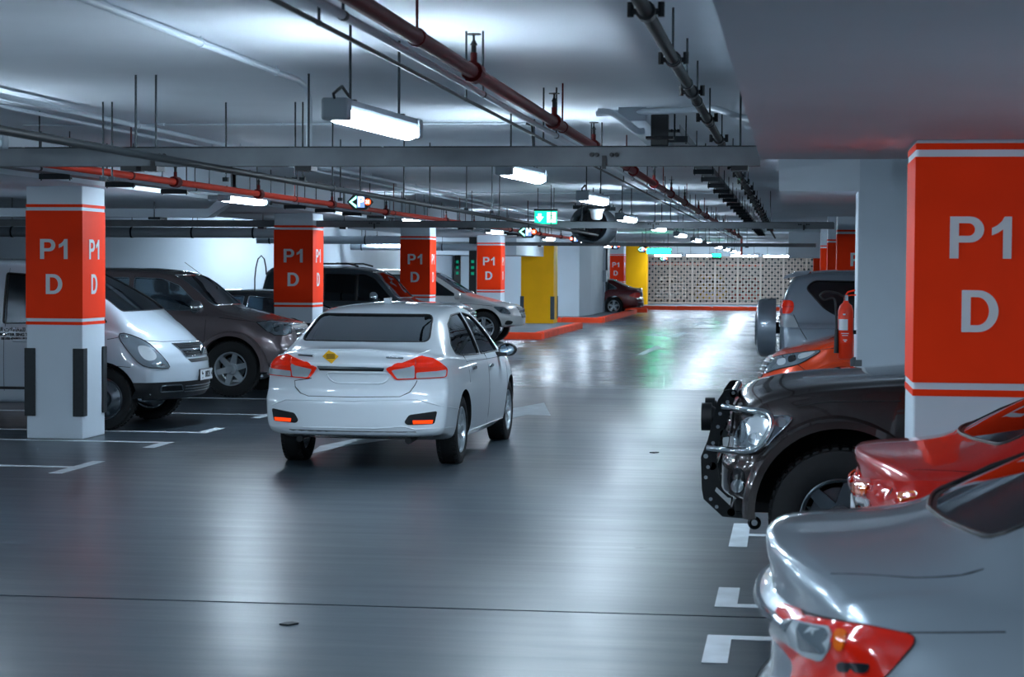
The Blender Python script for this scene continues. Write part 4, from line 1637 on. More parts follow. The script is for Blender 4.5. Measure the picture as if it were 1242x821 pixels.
# ------------------------------------------------------------------ body families
def sedan_spec(L=4.49, hw=.865, H=1.485, deck=1.09, hood=.98, wb=2.65, fo=.865, wr=.315, **kw):
    xr, xf = -L / 2, L / 2
    k = L / 4.49
    X = lambda d: xr + d * k
    sp = dict(
        zt=[(xr, deck - .035), (X(.03), deck - .012), (X(.10), deck), (X(.25), deck + .012), (X(.40), deck + .035), (X(.55), deck + .105), (X(.78), deck + .215), (X(1.10), H - .05), (X(1.55), H - .010), (X(2.1), H),
            (X(2.55), H - .03), (X(2.95), H - .16), (X(3.35), hood + .11), (X(3.5), hood + .05), (X(3.7), hood + .015), (xf - .45, hood - .07), (xf - .15, hood - .16), (xf, hood - .26)],
        zs=[(xr, deck - .12), (X(.2), deck - .10), (X(.6), deck - .105), (X(1.2), .955), (X(2.2), .93), (X(3.3), .90), (xf - .6, hood - .15), (xf - .2, hood - .26), (xf, hood - .36)],
        wm=[(xr, hw - .03), (X(.3), hw - .012), (X(.9), hw), (0, hw), (xf - .9, hw), (xf - .3, hw - .03), (xf, hw - .08)],
        ws=[(xr, hw - .10), (X(.4), hw - .075), (X(1.0), hw - .055), (0, hw - .035), (xf - 1, hw - .05), (xf - .3, hw - .12), (xf, hw - .2)],
        wt=[(xr, hw - .17), (X(.35), hw - .18), (X(.55), hw - .21), (X(.8), hw - .26), (X(1.15), hw - .295), (X(2.0), hw - .295), (X(2.6), hw - .28), (X(3.0), hw - .22), (X(3.4), hw - .15), (xf - .5, hw - .16), (xf, hw - .28)],
        zb=[(xr, .31), (X(.25), .285), (X(.6), .24), (0, .20), (xf - .9, .20), (xf - .2, .22), (xf, .25)],
        rear_rake=[(.2, -.08), (.33, -.03), (.38, -.005), (.45, 0), (.60, -.002), (.645, -.012), (.675, -.045), (.72, -.06), (.84, -.062), (.90, -.045), (.945, -.028), (.965, -.06), (deck - .06, -.045), (deck - .01, -.02), (deck + .1, -.02)],
        front_rake=[(.2, -.06), (.4, 0), (.6, -.02), (.8, -.08)], rear_bow=(.20, 2.6), front_bow=(.34, 2.3), endr=.055,
        axles=(xf - fo, xf - fo - wb), wr=wr, wm_max=hw, ww=.2, arch=.04,
        cabin=(X(.50), X(3.42)), cabin_floor=.5,
        side_windows=[cut_corners([(X(3.12), .965), (X(2.78), H - .265), (X(2.5), H - .145), (X(2.12), H - .108), (X(2.09), .975)], .03),
                      cut_corners([(X(2.02), .978), (X(2.04), H - .106), (X(1.58), H - .122), (X(1.22), H - .20), (X(.90), deck + .005), (X(.93), 1.02), (X(1.2), .995)], .03)],
        windscreen=cut_corners([(-hw + .17, hood + .115), (hw - .17, hood + .115), (hw - .32, H - .082), (-hw + .32, H - .082)], .05), windscreen_x=0.3,
        rear_window=cut_corners([(-hw + .265, deck + .052), (hw - .265, deck + .052), (hw - .325, H - .105), (-hw + .325, H - .105)], .06), rear_window_x=X(1.5),
    )
    sp.update(kw)
    return sp


def suv_spec(L=4.7, hw=.92, H=1.8, hood=1.18, belt=1.13, wb=2.75, fo=.93, wr=.38, cowl=1.05, roof=1.75, zb=.36, hf=1.05, nose=.12, tail=.16, **kw):
    """cowl and roof are distances back from the nose to the windscreen foot and head; hf is the bonnet's front height"""
    xr, xf = -L / 2, L / 2
    xc, xw = xf - cowl, xf - roof
    sp = dict(
        zt=[(xr, H - .11), (xr + .05, H - .065), (xr + .3, H - .03), (xr + 1.2, H), (xw - .55, H - .005), (xw - .1, H - .04), (xw + .06, H - .085), (xc - .06, hood + .08), (xc + .05, hood + .03),
            (xc + .2, hood), (xf - .38, hf + .055), (xf - .12, hf), (xf - .04, hf - nose * .5), (xf, hf - nose)],
        zs=[(xr, belt), (0, belt), (xc - .2, belt - .03), (xc + .25, hood - .12), (xf - .35, hf - .08), (xf - .12, hf - .11), (xf, hf - nose - .1)],
        wm=[(xr, hw - .04), (xr + .4, hw - .01), (xr + .9, hw), (xf - .9, hw), (xf - .3, hw - .02), (xf, hw - .06)],
        ws=[(xr, hw - .08), (xr + .5, hw - .05), (0, hw - .035), (xc, hw - .045), (xf - .3, hw - .09), (xf, hw - .14)],
        wt=[(xr, hw - .24), (xr + .5, hw - .215), (0, hw - .205), (xw, hw - .215), (xc - .2, hw - .15), (xc + .2, hw - .13), (xf - .4, hw - .15), (xf, hw - .22)],
        zb=[(xr, zb + .12), (xr + .5, zb + .02), (0, zb - .03), (xf - .9, zb - .02), (xf - .3, zb), (xf, zb + .04)],
        rear_rake=[(.3, -.10), (.5, -.01), (.75, 0), (.82, -.04), (belt, -.06), (H - .12, -.06 - tail)], rear_range=.7,
        front_rake=[(.3, -.08), (.45, -.0), (.66, -.0), (.72, -.03), (hf - .05, -.07)], rear_bow=(.10, 3.0), front_bow=(.20, 2.8), endr=.06,
        axles=(xf - fo, xf - fo - wb), wr=wr, wm_max=hw, ww=.245, arch=.06, crown=.04,
        cabin=(xr + .16, xc - .02), cabin_floor=.75,
        side_windows=[cut_corners([(xc - .22, belt + .045), (xw + .10, H - .25), (xw - .15, H - .155), (xw - .55, H - .14), (xw - .55, belt + .05)], .03),
                      cut_corners([(xw - .63, belt + .05), (xw - .63, H - .14), (xw - 1.38, H - .15), (xw - 1.38, belt + .06)], .03),
                      cut_corners([(xw - 1.48, belt + .06), (xw - 1.48, H - .15), (xr + .42, H - .17), (xr + .34, belt + .1)], .05)],
        windscreen=cut_corners([(-hw + .2, hood + .07), (hw - .2, hood + .07), (hw - .26, H - .10), (-hw + .26, H - .10)], .05), windscreen_x=xw - .5,
        rear_window=cut_corners([(-hw + .22, belt + .06), (hw - .22, belt + .06), (hw - .30, H - .17), (-hw + .30, H - .17)], .07), rear_window_x=xr + .8,
    )
    sp.update(kw)
    return sp


def flares(car, m, w=.06, out=.03, a0=-8, a1=188):
    """raised lips round the wheel arches"""
    sp = car.sp
    for ax in sp['axles']:
        for sd in (1, -1):
            b = MB()
            zc = sp['wr'] + sp.get('wup', .02)
            r0 = sp['wr'] + sp.get('arch', .055) - .004
            prev = None
            for k in range(29):
                t = math.radians(a0 + (a1 - a0) * k / 28)
                ring = []
                for rr, yy in ((r0, -.10), (r0, out), (r0 + w * .55, out * .9), (r0 + w, -.02), (r0 + w, -.10)):
                    z = zc + rr * math.sin(t)
                    ring.append(b.bm.verts.new((ax + rr * math.cos(t), sd * (sp['wm_max'] + yy - .012), max(z, sp['zb'][2][1] - .02))))
                if prev:
                    for i in range(len(ring)):
                        j = (i + 1) % len(ring)
                        b.bm.faces.new((prev[i], prev[j], ring[j], ring[i]))
                else:
                    b.bm.faces.new(ring)
                prev = ring
            b.bm.faces.new(prev[::-1])
            b.obj('arch_flare', m, car.root, smooth=40)


def zpx(x0, y0, k):
    """outline drawn on an enlarged view of the photograph, back to photograph pixels"""
    return lambda *P: [(x0 + a / k, y0 + b / k) for a, b in P]


R90 = math.pi / 2
# ------------------------------------------------------------------ the white saloon driving up the aisle
c = saloon = Car('white_saloon_car', 'white saloon car driving up the aisle, yellow diamond sticker on its boot', sedan_spec(), 'paint_white',
                 (-3.84, 19.42, 0), R90 - math.radians(1.2))
c.windows('glass_tint', 'glass_clear', 'glass_clear')
c.seats(.25, -.75, .72, 'seat_dark')
MB().box(-1.62, -1.15, -.52, .52, 1.0, 1.07, .01).obj('parcel_shelf', 'seat_grey', c.root)
q = zpx(310, 350, 3.571)
lamps = c.patch('tail_lamp', cut_corners(q((562, 345), (640, 318), (715, 291), (775, 306), (828, 346), (824, 384), (606, 396)), 3), 'cam', 'lens_red_lit', off=.012, thick=.03, mirror=True, step=.03)
for k, o in enumerate(lamps):
    for poly in (q((588, 352), (688, 334), (688, 387), (614, 390)), q((694, 362), (820, 352), (818, 381), (694, 388))):
        r = c.patch('clear_lens', cut_corners(poly, 2), 'cam', 'lens_clear', off=.016, thick=.008, step=.03, parent=o, mirror=True)
        bpy.data.objects.remove(r[1 - k])
    r = c.strip('lamp_divider', q((692, 305), (692, 390)), 'cam', 'lens_red', r=.005, off=.014, parent=o, mirror=True)
    bpy.data.objects.remove(r[1 - k])
c.patch('boot_chrome', q((268, 333), (558, 341), (556, 349), (272, 343)), 'cam', 'chrome', off=.012, thick=.02, step=.04)
c.patch('boot_shadow_gap', q((272, 345), (556, 351), (552, 358), (278, 354)), 'cam', 'seam', off=.003, thick=.006, step=.04)
c.strip('boot_seam', q((242, 388), (170, 398), (172, 425), (195, 452), (228, 465), (430, 470), (625, 468), (668, 448), (690, 418), (700, 398)), 'cam', 'seam', r=.004, off=-.001)
c.strip('boot_lip', q((145, 272), (260, 264), (500, 266), (690, 290), (755, 266)), 'cam', 'paint_white', r=.007, off=0)
c.strip('number_panel_edge', cut_corners(q((300, 362), (590, 366), (560, 412), (335, 408)), 8), 'cam', 'paint_white', r=.007, off=.001, closed=True)
for poly in (q((76, 520), (150, 524), (188, 555), (180, 583), (108, 582)),):
    pass
vents = c.patch('bumper_vent', cut_corners(q((643, 578), (664, 547), (787, 530), (774, 586), (655, 591)), 3), 'cam', 'black_plastic', off=.004, thick=.012, mirror=True, step=.04)
for k, o in enumerate(vents):
    r = c.patch('glowing_reflector', q((680, 571), (768, 569), (764, 584), (682, 586)), 'cam', 'lens_red_glow', off=.012, thick=.01, parent=o, mirror=True, step=.04)  # bumper strip with a glow put in, treated as a lit lamp
    bpy.data.objects.remove(r[1 - k])
c.strip('bumper_crease', q((205, 600), (520, 606), (640, 598), (690, 610), (860, 600)), 'cam', 'paint_white', r=.008, off=-.002)
c.strip('bumper_crease', q((70, 505), (130, 480), (430, 486), (700, 480), (790, 505), (880, 520)), 'cam', 'paint_white', r=.008, off=-.002)
st = c.patch('warning_sticker', q((290, 293), (321, 263), (360, 293), (329, 325)), 'cam', 'sticker_yellow', off=.006, thick=.006, step=.04)
for a in (285, 292, 299):
    c.strip('printed_line', q((308, a), (345, a)), 'cam', 'seam', r=.004, off=.007, parent=st)
for P_ in (q((186, 287), (252, 290)), q((566, 296), (640, 300))):
    c.strip('badge', P_, 'cam', 'chrome', r=.009, off=.004)
L_ = -2.245
c.seams([[(1.16, .90), (1.10, .62), (1.06, .28)], [(.03, 1.0), (.03, .60), (.0, .28)], [(-1.02, 1.02), (-.98, .85), (-1.0, .74)], [(1.06, .26), (0, .26), (-.86, .26)]], 'L')
c.seams([[(1.16, .90), (.02, .915), (-1.0, .935)]], 'L', r=.003)
c.handles([(.14, .845), (-.78, .865)], 'chrome')
c.mirror(.76, .93, 'black_gloss', (.07, .10, .07))
c.patch('shark_antenna', [(-.78, -.03), (-.62, -.01), (-.62, .01), (-.78, .03)], 'T', 'paint_white', off=.05, thick=.06)
for v in ('L', 'R'):
    c.patch('sill_trim', [(-.86, .235), (1.0, .215), (1.0, .26), (-.86, .28)], v, 'paint_white', off=.012, thick=.02, step=.1)
c.patch('bumper_shade_strip', [(-.62, .315), (.62, .315), (.58, .36), (-.58, .36)], 'B', 'black_plastic', off=.002, thick=.01, step=.08)  # black strip put in for the shade along the bumper's lower edge
for y in (-.5, .5):
    MB().cyl((-2.1, y, .27), (-1.2, y, .3), .03, 10).obj('underbody_rail', 'black_plastic', c.root)

# ------------------------------------------------------------------ white van
c = van = Car('white_van', 'white delivery van with dark bumper behind the lettered column',
              suv_spec(5.1, .96, 1.90, 1.22, 1.12, 3.2, .88, .345, .52, 1.50, .3, .99, .07, .06, rim='steel', rim_mat='alloy_dark', ww=.215, arch=.05, front_bow=(.34, 2.2),
                       zt=[(-2.55, 1.79), (-2.5, 1.835), (-2.25, 1.87), (-1.3, 1.90), (.5, 1.885), (.85, 1.85), (1.1, 1.77), (1.5, 1.575), (1.93, 1.32), (2.03, 1.265), (2.12, 1.215), (2.28, 1.125), (2.42, 1.02), (2.5, .95), (2.55, .89)],
                       zs=[(-2.55, 1.12), (1.2, 1.12), (1.8, 1.08), (2.1, 1.0), (2.35, .90), (2.55, .78)],
                       side_windows=[cut_corners([(1.72, 1.19), (1.28, 1.58), (1.0, 1.70), (.52, 1.73), (.52, 1.17)], .03), cut_corners([(.40, 1.17), (.40, 1.73), (-.62, 1.73), (-.62, 1.17)], .04), cut_corners([(-.74, 1.17), (-.74, 1.73), (-2.1, 1.72), (-2.15, 1.2)], .04)],
                       windscreen=cut_corners([(-.76, 1.31), (.76, 1.31), (.68, 1.76), (-.68, 1.76)], .06), windscreen_x=.6,
                       front_rake=[(.3, -.09), (.42, -.02), (.55, 0), (.72, -.005), (.8, -.03), (.95, -.07)], lhd=True), 'paint_white_van',
              (-9.20, 21.85, 0), 0, 'van')
c.windows('glass_dark', 'glass_dark', 'glass_tint')
c.seats(.75, -.3, .85)
q = zpx(130, 400, 8.21)
lamps = c.patch('headlamp', rounded(q((106, 42), (185, 30), (390, 112), (510, 220), (628, 360), (600, 390), (380, 374), (290, 310), (150, 140)), 1), 'cam', 'lens_smoke', off=.006, thick=.02, mirror=True, step=.03)
for k, o in enumerate(lamps):
    for poly, m_ in ((rounded(q((300, 150), (420, 170), (500, 260), (470, 310), (380, 310), (310, 230))), 'lens_clear'), (rounded(q((430, 330), (560, 335), (590, 372), (450, 368))), 'chrome'),
                     (rounded(q((130, 60), (200, 55), (210, 80), (160, 85))), 'chrome')):
        r = c.patch('lamp_reflector', poly, 'cam', m_, off=.010, thick=.006, step=.03, parent=o, mirror=True)
        bpy.data.objects.remove(r[1 - k])
    r = c.strip('lamp_edge', rounded(q((106, 42), (185, 30), (390, 112), (510, 220), (628, 360), (600, 390), (380, 374), (290, 310), (150, 140)), 1), 'cam', 'seam', r=.006, off=.004, closed=True, parent=o, mirror=True)
    bpy.data.objects.remove(r[1 - k])
gr = c.patch('grille', [(-.50, .945), (.50, .945), (.40, .80), (-.40, .80)], 'F', 'black_plastic', off=.004, thick=.02, step=.05)
for z in (.925, .905, .885, .84, .82):
    c.strip('grille_mesh_bar', [(-.44, z), (.44, z)], 'F', 'alloy_dark', r=.003, off=.008, parent=gr)
c.strip('grille_bar', [(-.45, .870), (.45, .870)], 'F', 'chrome', r=.016, off=.006, parent=gr)
c.strip('grille_frame', [(-.50, .945), (.50, .945), (.40, .80), (-.40, .80)], 'F', 'chrome', r=.007, off=.006, closed=True, parent=gr)
p, n = c.hit('F', 0, .866)
em = MB().lathe([(0, .052), (.012, .060), (.02, .056), (.012, .046), (0, .052)], 'X', 20, (p.x + .015, 0, .866)).obj('emblem_ring', 'chrome', gr)
MB().box(p.x + .02, p.x + .03, -.028, -.018, .838, .894).box(p.x + .02, p.x + .03, .018, .028, .838, .894).box(p.x + .02, p.x + .03, -.02, .02, .860, .872).obj('emblem_letter', 'chrome', gr)
c.patch('lower_intake', cut_corners([(-.38, .775), (.38, .775), (.33, .735), (-.33, .735)], .01), 'F', 'black_plastic', off=.004, thick=.01, step=.05)
bp_ = c.patch('bumper_cladding', [(-.93, .53), (.93, .53), (.9, .36), (-.9, .36)], 'F', 'black_plastic', off=.012, thick=.03, step=.07)
for v in ('L', 'R'):
    c.patch('bumper_cladding', [(2.5, .53), (2.08, .53), (2.1, .34), (2.5, .34)], v, 'black_plastic', off=.010, thick=.02, step=.06)
for s_ in (-1, 1):
    fp = cut_corners([(s_ * .78, .495), (s_ * .52, .495), (s_ * .48, .425), (s_ * .78, .425)], .02)
    f = c.patch('fog_recess', fp, 'F', 'black_gloss', off=.015, thick=.01, parent=bp_)
    c.strip('fog_frame', fp, 'F', 'alloy_dark', r=.007, off=.018, closed=True, parent=bp_)
for z in (.475, .445, .415):
    c.strip('bumper_bar', [(-.46, z), (.46, z)], 'F', 'alloy_dark', r=.006, off=.016, parent=bp_)
c.plate('F', .02, .585, .46, .115, [('8821', .05, 0, .10), ('4', .20, 0, .10), ('\ufe8e\ufee0\ufef4\ufee3', -.15, .02, .04), ('--', -.15, -.03, .05)], off=.012)
c.strip('bonnet_seam', q((0, 95), (200, 60), (390, 108), (540, 118), (895, 104)), 'cam', 'seam', r=.004, off=-.001)
c.seams([[(1.55, 1.16), (1.52, .8), (1.2, .42)], [(.55, 1.85), (.55, .42)], [(-.65, 1.85), (-.65, .42)], [(2.0, .70), (1.5, .74)]], 'L')
c.handles([(.75, .98), (-.4, .98)], 'paint_white_van')
c.mirror(1.5, 1.12, 'paint_white_van', (.09, .11, .13))
for v in ('L', 'R'):
    c.patch('side_moulding', [(-2.2, .44), (1.1, .44), (1.1, .47), (-2.2, .47)], v, 'black_plastic', off=.01, thick=.02, step=.15)
for t, z, sz in (('\ufea1 \ufedf\ufee0\ufee4\ufed8\ufe8e\ufeed\ufefb\ufe95 \ufe8d\ufedf\ufed4\ufee8\ufef4\ufe94'[::-1], 1.10, .062), ('BICHTER SING TE', 1.045, .046), ('081/00-4268521 PLBG', 1.0, .036)):
    p, n = c.hit('R', .78, z)
    text('lettering', t, sz, Matrix.Translation((.85, p.y - .004, z)) @ FACE_S, 'sign_black', c.root, bold=.002, depth=.003, align='RIGHT', label='dark printed lettering on the side panel')

# ------------------------------------------------------------------ brown off-road car
c = brown = Car('offroad_car', 'brown off-road car with six-spoke wheels parked past the empty stall',
                suv_spec(4.7, .91, 1.79, 1.20, 1.15, 2.75, .90, .385, 1.08, 1.78, .4, 1.04, .10, rim='six', rimr=.60), 'paint_brown', (-9.2, 27.6, 0), 0)
c.windows('glass_clear', 'glass_tint', 'glass_clear', trim='chrome')
c.seats(.30, -.7, .95)
flares(c, 'paint_brown', .09, .035)
q = zpx(290, 360, 13.69)
lo = q((285, 425), (540, 395), (800, 392), (862, 480), (860, 600), (760, 640), (590, 640), (440, 560))
lamps = c.patch('headlamp', lo, 'cam', 'lens_smoke', off=.008, thick=.02, mirror=True, step=.03)
for k, o in enumerate(lamps):
    for cx, cy, rx in ((490, 500, 60), (615, 520, 50), (770, 540, 55)):
        poly = q(*[(cx + rx * math.cos(t), cy + rx * 1.5 * math.sin(t)) for t in np.linspace(0, 2 * math.pi, 12, endpoint=False)])
        r = c.patch('lamp_reflector', poly, 'cam', 'chrome', off=.013, thick=.008, parent=o, mirror=True, step=.03)
        bpy.data.objects.remove(r[1 - k])
    r = c.strip('lamp_edge', lo, 'cam', 'seam', r=.007, off=.006, closed=True, parent=o, mirror=True)
    bpy.data.objects.remove(r[1 - k])
gr = c.patch('grille', [(-.42, 1.0), (.42, 1.0), (.38, .80), (-.38, .80)], 'F', 'black_plastic', off=.006, thick=.02)
for z in (.995, .93, .87, .81):
    c.strip('grille_bar', [(-.41, z), (.41, z)], 'F', 'chrome', r=.013, off=.010, parent=gr)
fogs = c.patch('fog_lamp', [(.58 + .07 * math.cos(t), .60 + .06 * math.sin(t)) for t in np.linspace(0, 2 * math.pi, 14, endpoint=False)], 'F', 'lens_clear', off=.008, thick=.02, mirror=True)
c.patch('bumper_intake', cut_corners([(-.45, .68), (.45, .68), (.4, .52), (-.4, .52)], .03), 'F', 'black_plastic', off=.005, thick=.01)
c.strip('bonnet_seam', [(1.28, 1.10), (1.7, 1.055), (2.05, .98)], 'L', 'seam', r=.004, mirror=True)
c.seams([[(1.10, 1.14), (1.08, .75), (1.0, .42)], [(.02, 1.68), (.02, .44)], [(-.95, 1.68), (-.95, .80)]], 'L')
c.mirror(.98, 1.19, 'chrome', (.10, .13, .10))
c.handles([(.2, 1.03), (-.75, 1.05)], 'chrome')
c.strip('door_moulding', [(1.05, .72), (-1.0, .72)], 'L', 'chrome', r=.012, off=.004, mirror=True)
p1, p2 = c.Mi @ on_y(263, 347, 26.85), c.Mi @ on_y(224, 318, 26.85)
MB().cyl(p1, p2, .004, 6).cyl(p1 + Vector((0, .02, -.04)), p1, .008, 6).obj('antenna', 'black_plastic', c.root)
MB().sphere((1.12, -.78, 1.17), .035).obj('nozzle_knob', 'black_plastic', c.root)

# ------------------------------------------------------------------ charcoal saloon
c = dark = Car('dark_saloon_car', 'charcoal saloon parked beyond the brown off-road car', sedan_spec(4.5, .87, 1.44, hood=1.0), 'paint_charcoal', (-8.75, 32.3, 0), 0)
c.windows('glass_tint', 'glass_tint', 'glass_clear', trim='chrome')
c.seats(.25, -.75, .72)
c.mirror(.80, .93, 'paint_charcoal')
c.handles([(.14, .845), (-.78, .865)], 'chrome')
pts = [c.Mi @ on_y(x, y, 31.9) for x, y in ((309, 356), (309, 338), (310.5, 324), (313, 314), (317, 310), (320.5, 314), (322.5, 324), (323, 333))]
MB().tube(pts, .012, 8).obj('whip_antenna', 'black_plastic', c.root, smooth=60)
for s_ in (-1, 1):
    c.patch('headlamp', cut_corners([(s_ * .36, .72), (s_ * .78, .80), (s_ * .8, .68), (s_ * .5, .62)], .02), 'F', 'lens_smoke', off=.006, thick=.02)
c.patch('grille', cut_corners([(-.34, .70), (.34, .70), (.28, .56), (-.28, .56)], .02), 'F', 'black_plastic', off=.006, thick=.02)

# ------------------------------------------------------------------ gunmetal boxy off-road car
c = paj2 = Car('offroad_car', 'gunmetal boxy off-road car with roof rack behind the second lettered column',
               suv_spec(4.15, .93, 1.83, 1.17, 1.13, 2.55, .75, .39, 1.28, 1.92, .42, 1.09, .10, .12,
                        side_windows=[cut_corners([(.62, 1.18), (.23, 1.60), (.05, 1.675), (-.72, 1.68), (-.72, 1.18)], .03), cut_corners([(-.86, 1.19), (-.86, 1.68), (-1.62, 1.66), (-1.68, 1.24)], .05)]),
               'paint_gunmetal', (-8.1, 37.6, 0), 0)
c.windows('glass_dark', 'glass_dark', 'glass_tint')
c.seats(.05, -.8, .95)
c.mirror(.26, 1.20, 'chrome', (.10, .13, .11))
flares(c, 'paint_gunmetal', .09, .035)
c.strip('window_divider', [(-.1, 1.19), (-.1, 1.67)], 'R', 'black_plastic', r=.03, off=-.01, mirror=True)
for s_ in (-1, 1):
    MB().tube([(-1.7, s_ * .66, 1.82), (-1.6, s_ * .66, 1.87), (-.3, s_ * .66, 1.88), (-.1, s_ * .66, 1.83)], .016, 8).obj('roof_rail', 'black_plastic', c.root)
for x in (-1.4, -.5):
    MB().box(x - .03, x + .03, -.7, .7, 1.86, 1.90, .01).obj('rack_bar', 'black_plastic', c.root)
c.patch('tail_spoiler', cut_corners([(-1.98, -.6), (-1.75, -.62), (-1.75, .62), (-1.98, .6)], .05), 'T', 'paint_gunmetal', off=.05, thick=.06)
for s_ in (-1, 1):
    c.patch('headlamp', cut_corners([(s_ * .45, 1.0), (s_ * .80, 1.0), (s_ * .80, .80), (s_ * .5, .80)], .03), 'F', 'lens_smoke', off=.006, thick=.02)
gr = c.patch('grille', cut_corners([(-.40, 1.0), (.40, 1.0), (.38, .78), (-.38, .78)], .02), 'F', 'black_plastic', off=.006, thick=.02)
for z in (.95, .89, .83):
    c.strip('grille_bar', [(-.38, z), (.38, z)], 'F', 'chrome', r=.012, off=.010, parent=gr)

# ------------------------------------------------------------------ pearl white off-road car
c = ml = Car('offroad_car', 'pearl white off-road car nosing out beside the yellow column',
             suv_spec(4.8, .96, 1.78, 1.14, 1.10, 2.9, .86, .385, 1.28, 2.2, .4, .93, .10, .2, rim='five'), 'paint_pearl', (-8.84, 47.5, 0), 0)
c.windows('glass_dark', 'glass_dark', 'glass_tint')
c.seats(0, -.9, .9)
q = zpx(500, 320, 8.213)
lo = cut_corners(q((800, 425), (910, 430), (965, 465), (988, 505), (880, 492)), 3)
for k, o in enumerate(c.patch('headlamp', lo, 'cam', 'lens_smoke', off=.008, thick=.02, mirror=True, step=.04)):
    for cx, cy, rx in ((900, 470, 28), (945, 480, 22)):
        r = c.patch('lamp_reflector', q(*[(cx + rx * math.cos(t), cy + rx * math.sin(t) * .7) for t in np.linspace(0, 2 * math.pi, 10, endpoint=False)]), 'cam', 'chrome', off=.013, thick=.008, parent=o, mirror=True, step=.04)
        bpy.data.objects.remove(r[1 - k])
gr = c.patch('grille', cut_corners([(-.40, .88), (.40, .88), (.34, .62), (-.34, .62)], .04), 'F', 'black_plastic', off=.008, thick=.02)
for z in (.80, .72):
    c.strip('grille_bar', [(-.37, z), (.37, z)], 'F', 'chrome', r=.018, off=.012, parent=gr)
MB().lathe([(0, .09), (.02, .10), (.02, .085), (0, .09)], 'X', 20, (c.hit('F', 0, .76)[0].x + .02, 0, .76)).obj('emblem_ring', 'chrome', gr)
c.patch('fog_lamp', cut_corners(q((913, 607), (940, 558), (1006, 572), (990, 604)), 4), 'cam', 'black_plastic', off=.006, thick=.02, mirror=True)
c.patch('bumper_cladding', [(-.9, .44), (.9, .44), (.8, .34), (-.8, .34)], 'F', 'black_plastic', off=.01, thick=.03, step=.08)
c.mirror(.92, 1.10, 'paint_pearl', (.10, .14, .09))
c.handles([(.1, 1.0), (-.85, 1.02)], 'paint_pearl')
c.seams([[(1.0, 1.08), (.98, .7), (.9, .4)], [(-.1, 1.6), (-.1, .42)]], 'L')
c.strip('bonnet_seam', q((430, 395), (600, 400), (800, 420)), 'cam', 'seam', r=.005, mirror=True)

# ------------------------------------------------------------------ maroon saloon
c = maroon = Car('maroon_saloon_car', 'maroon saloon parked with its tail to the aisle by the lift core', sedan_spec(4.9, .94, 1.46, 1.06, rim='five', wr=.345, wb=2.9, fo=.9), 'paint_maroon', (-8.3, 78.2, .0), math.pi)
c.windows('glass_dark', 'glass_dark', 'glass_dark', trim='chrome')
q = zpx(725, 335, 14.93)
for o in c.patch('tail_lamp', cut_corners(q((540, 355), (690, 290), (770, 300), (760, 390), (690, 395)), 4), 'cam', 'lens_red', off=.01, thick=.03, mirror=True, step=.05):
    pass
c.patch('bumper_cladding', [(-.7, .46), (.7, .46), (.65, .33), (-.65, .33)], 'B', 'black_plastic', off=.01, thick=.02, step=.08)
c.strip('bumper_trim', [(-.8, .5), (.8, .5)], 'B', 'chrome', r=.014, off=.004)
for y in (-.55, .55):
    MB().cyl((-2.42, y, .34), (-2.25, y, .34), .045, 14).obj('exhaust_tip', 'chrome', c.root)
c.plate('B', 0, .80, .46, .11, [])

# ------------------------------------------------------------------ silver saloon, tail to the aisle
c = camry = Car('silver_saloon_car', 'silver saloon with red and clear tail lamps, tail to the aisle',
                sedan_spec(4.82, .91, 1.47, 1.115, rear_bow=(.24, 2.5), wr=.33), 'paint_silver', (2.30, 5.55, 0), 0)
c.windows('glass_dark', 'glass_dark', 'glass_dark')
q = zpx(880, 560, 3.146)
lo = cut_corners(q((213, 543), (330, 585), (560, 630), (715, 664), (722, 692), (600, 830), (250, 860), (275, 765), (172, 650)), 12)
for k, o in enumerate(c.patch('tail_lamp', lo, 'cam', 'lens_red', off=.010, thick=.03, mirror=True, step=.025)):
    for poly, m_ in ((q((198, 590), (290, 618), (415, 645), (412, 705), (378, 760), (300, 730), (265, 700), (180, 650)), 'lens_clear'), (q((285, 625), (405, 650), (395, 730), (300, 715)), 'lens_smoke'),
                     (q((425, 650), (470, 655), (455, 720), (425, 705)), 'lens_amber'), (q((440, 755), (560, 770), (545, 805), (440, 795)), 'lens_dark')):
        r = c.patch('clear_lens' if 'clear' in m_ or 'smoke' in m_ else 'inner_lamp', cut_corners(poly, 6), 'cam', m_, off=.013 + (.002 if m_ == 'lens_smoke' else 0), thick=.006, parent=o, mirror=True, step=.025)
        bpy.data.objects.remove(r[1 - k])
    r = c.strip('lamp_edge', lo, 'cam', 'seam', r=.004, off=.003, closed=True, parent=o, mirror=True)
    bpy.data.objects.remove(r[1 - k])
c.strip('boot_seam', [(-2.20, .64), (-2.0, .70), (-1.84, .72)], 'T', 'seam', r=.0025, off=-.001, mirror=True)
c.strip('boot_seam', [(-.66, .80), (-.60, .66), (0, .64), (.60, .66), (.66, .80)], 'B', 'seam', r=.004)
c.strip('boot_chrome', [(-.55, .93), (.55, .93)], 'B', 'chrome', r=.014, off=.008)
c.seams([[(1.16, .90), (1.10, .62), (1.06, .28)], [(.03, 1.0), (.03, .60), (.0, .28)], [(-1.1, 1.02), (-1.05, .85), (-1.05, .74)], [(-1.8, .98), (-2.1, .965)]], 'L', r=.0025)
c.handles([(.14, .845), (-.85, .865)], 'paint_silver')
c.mirror(.85, .93, 'paint_silver')
c.seats(.25, -.75, .72)

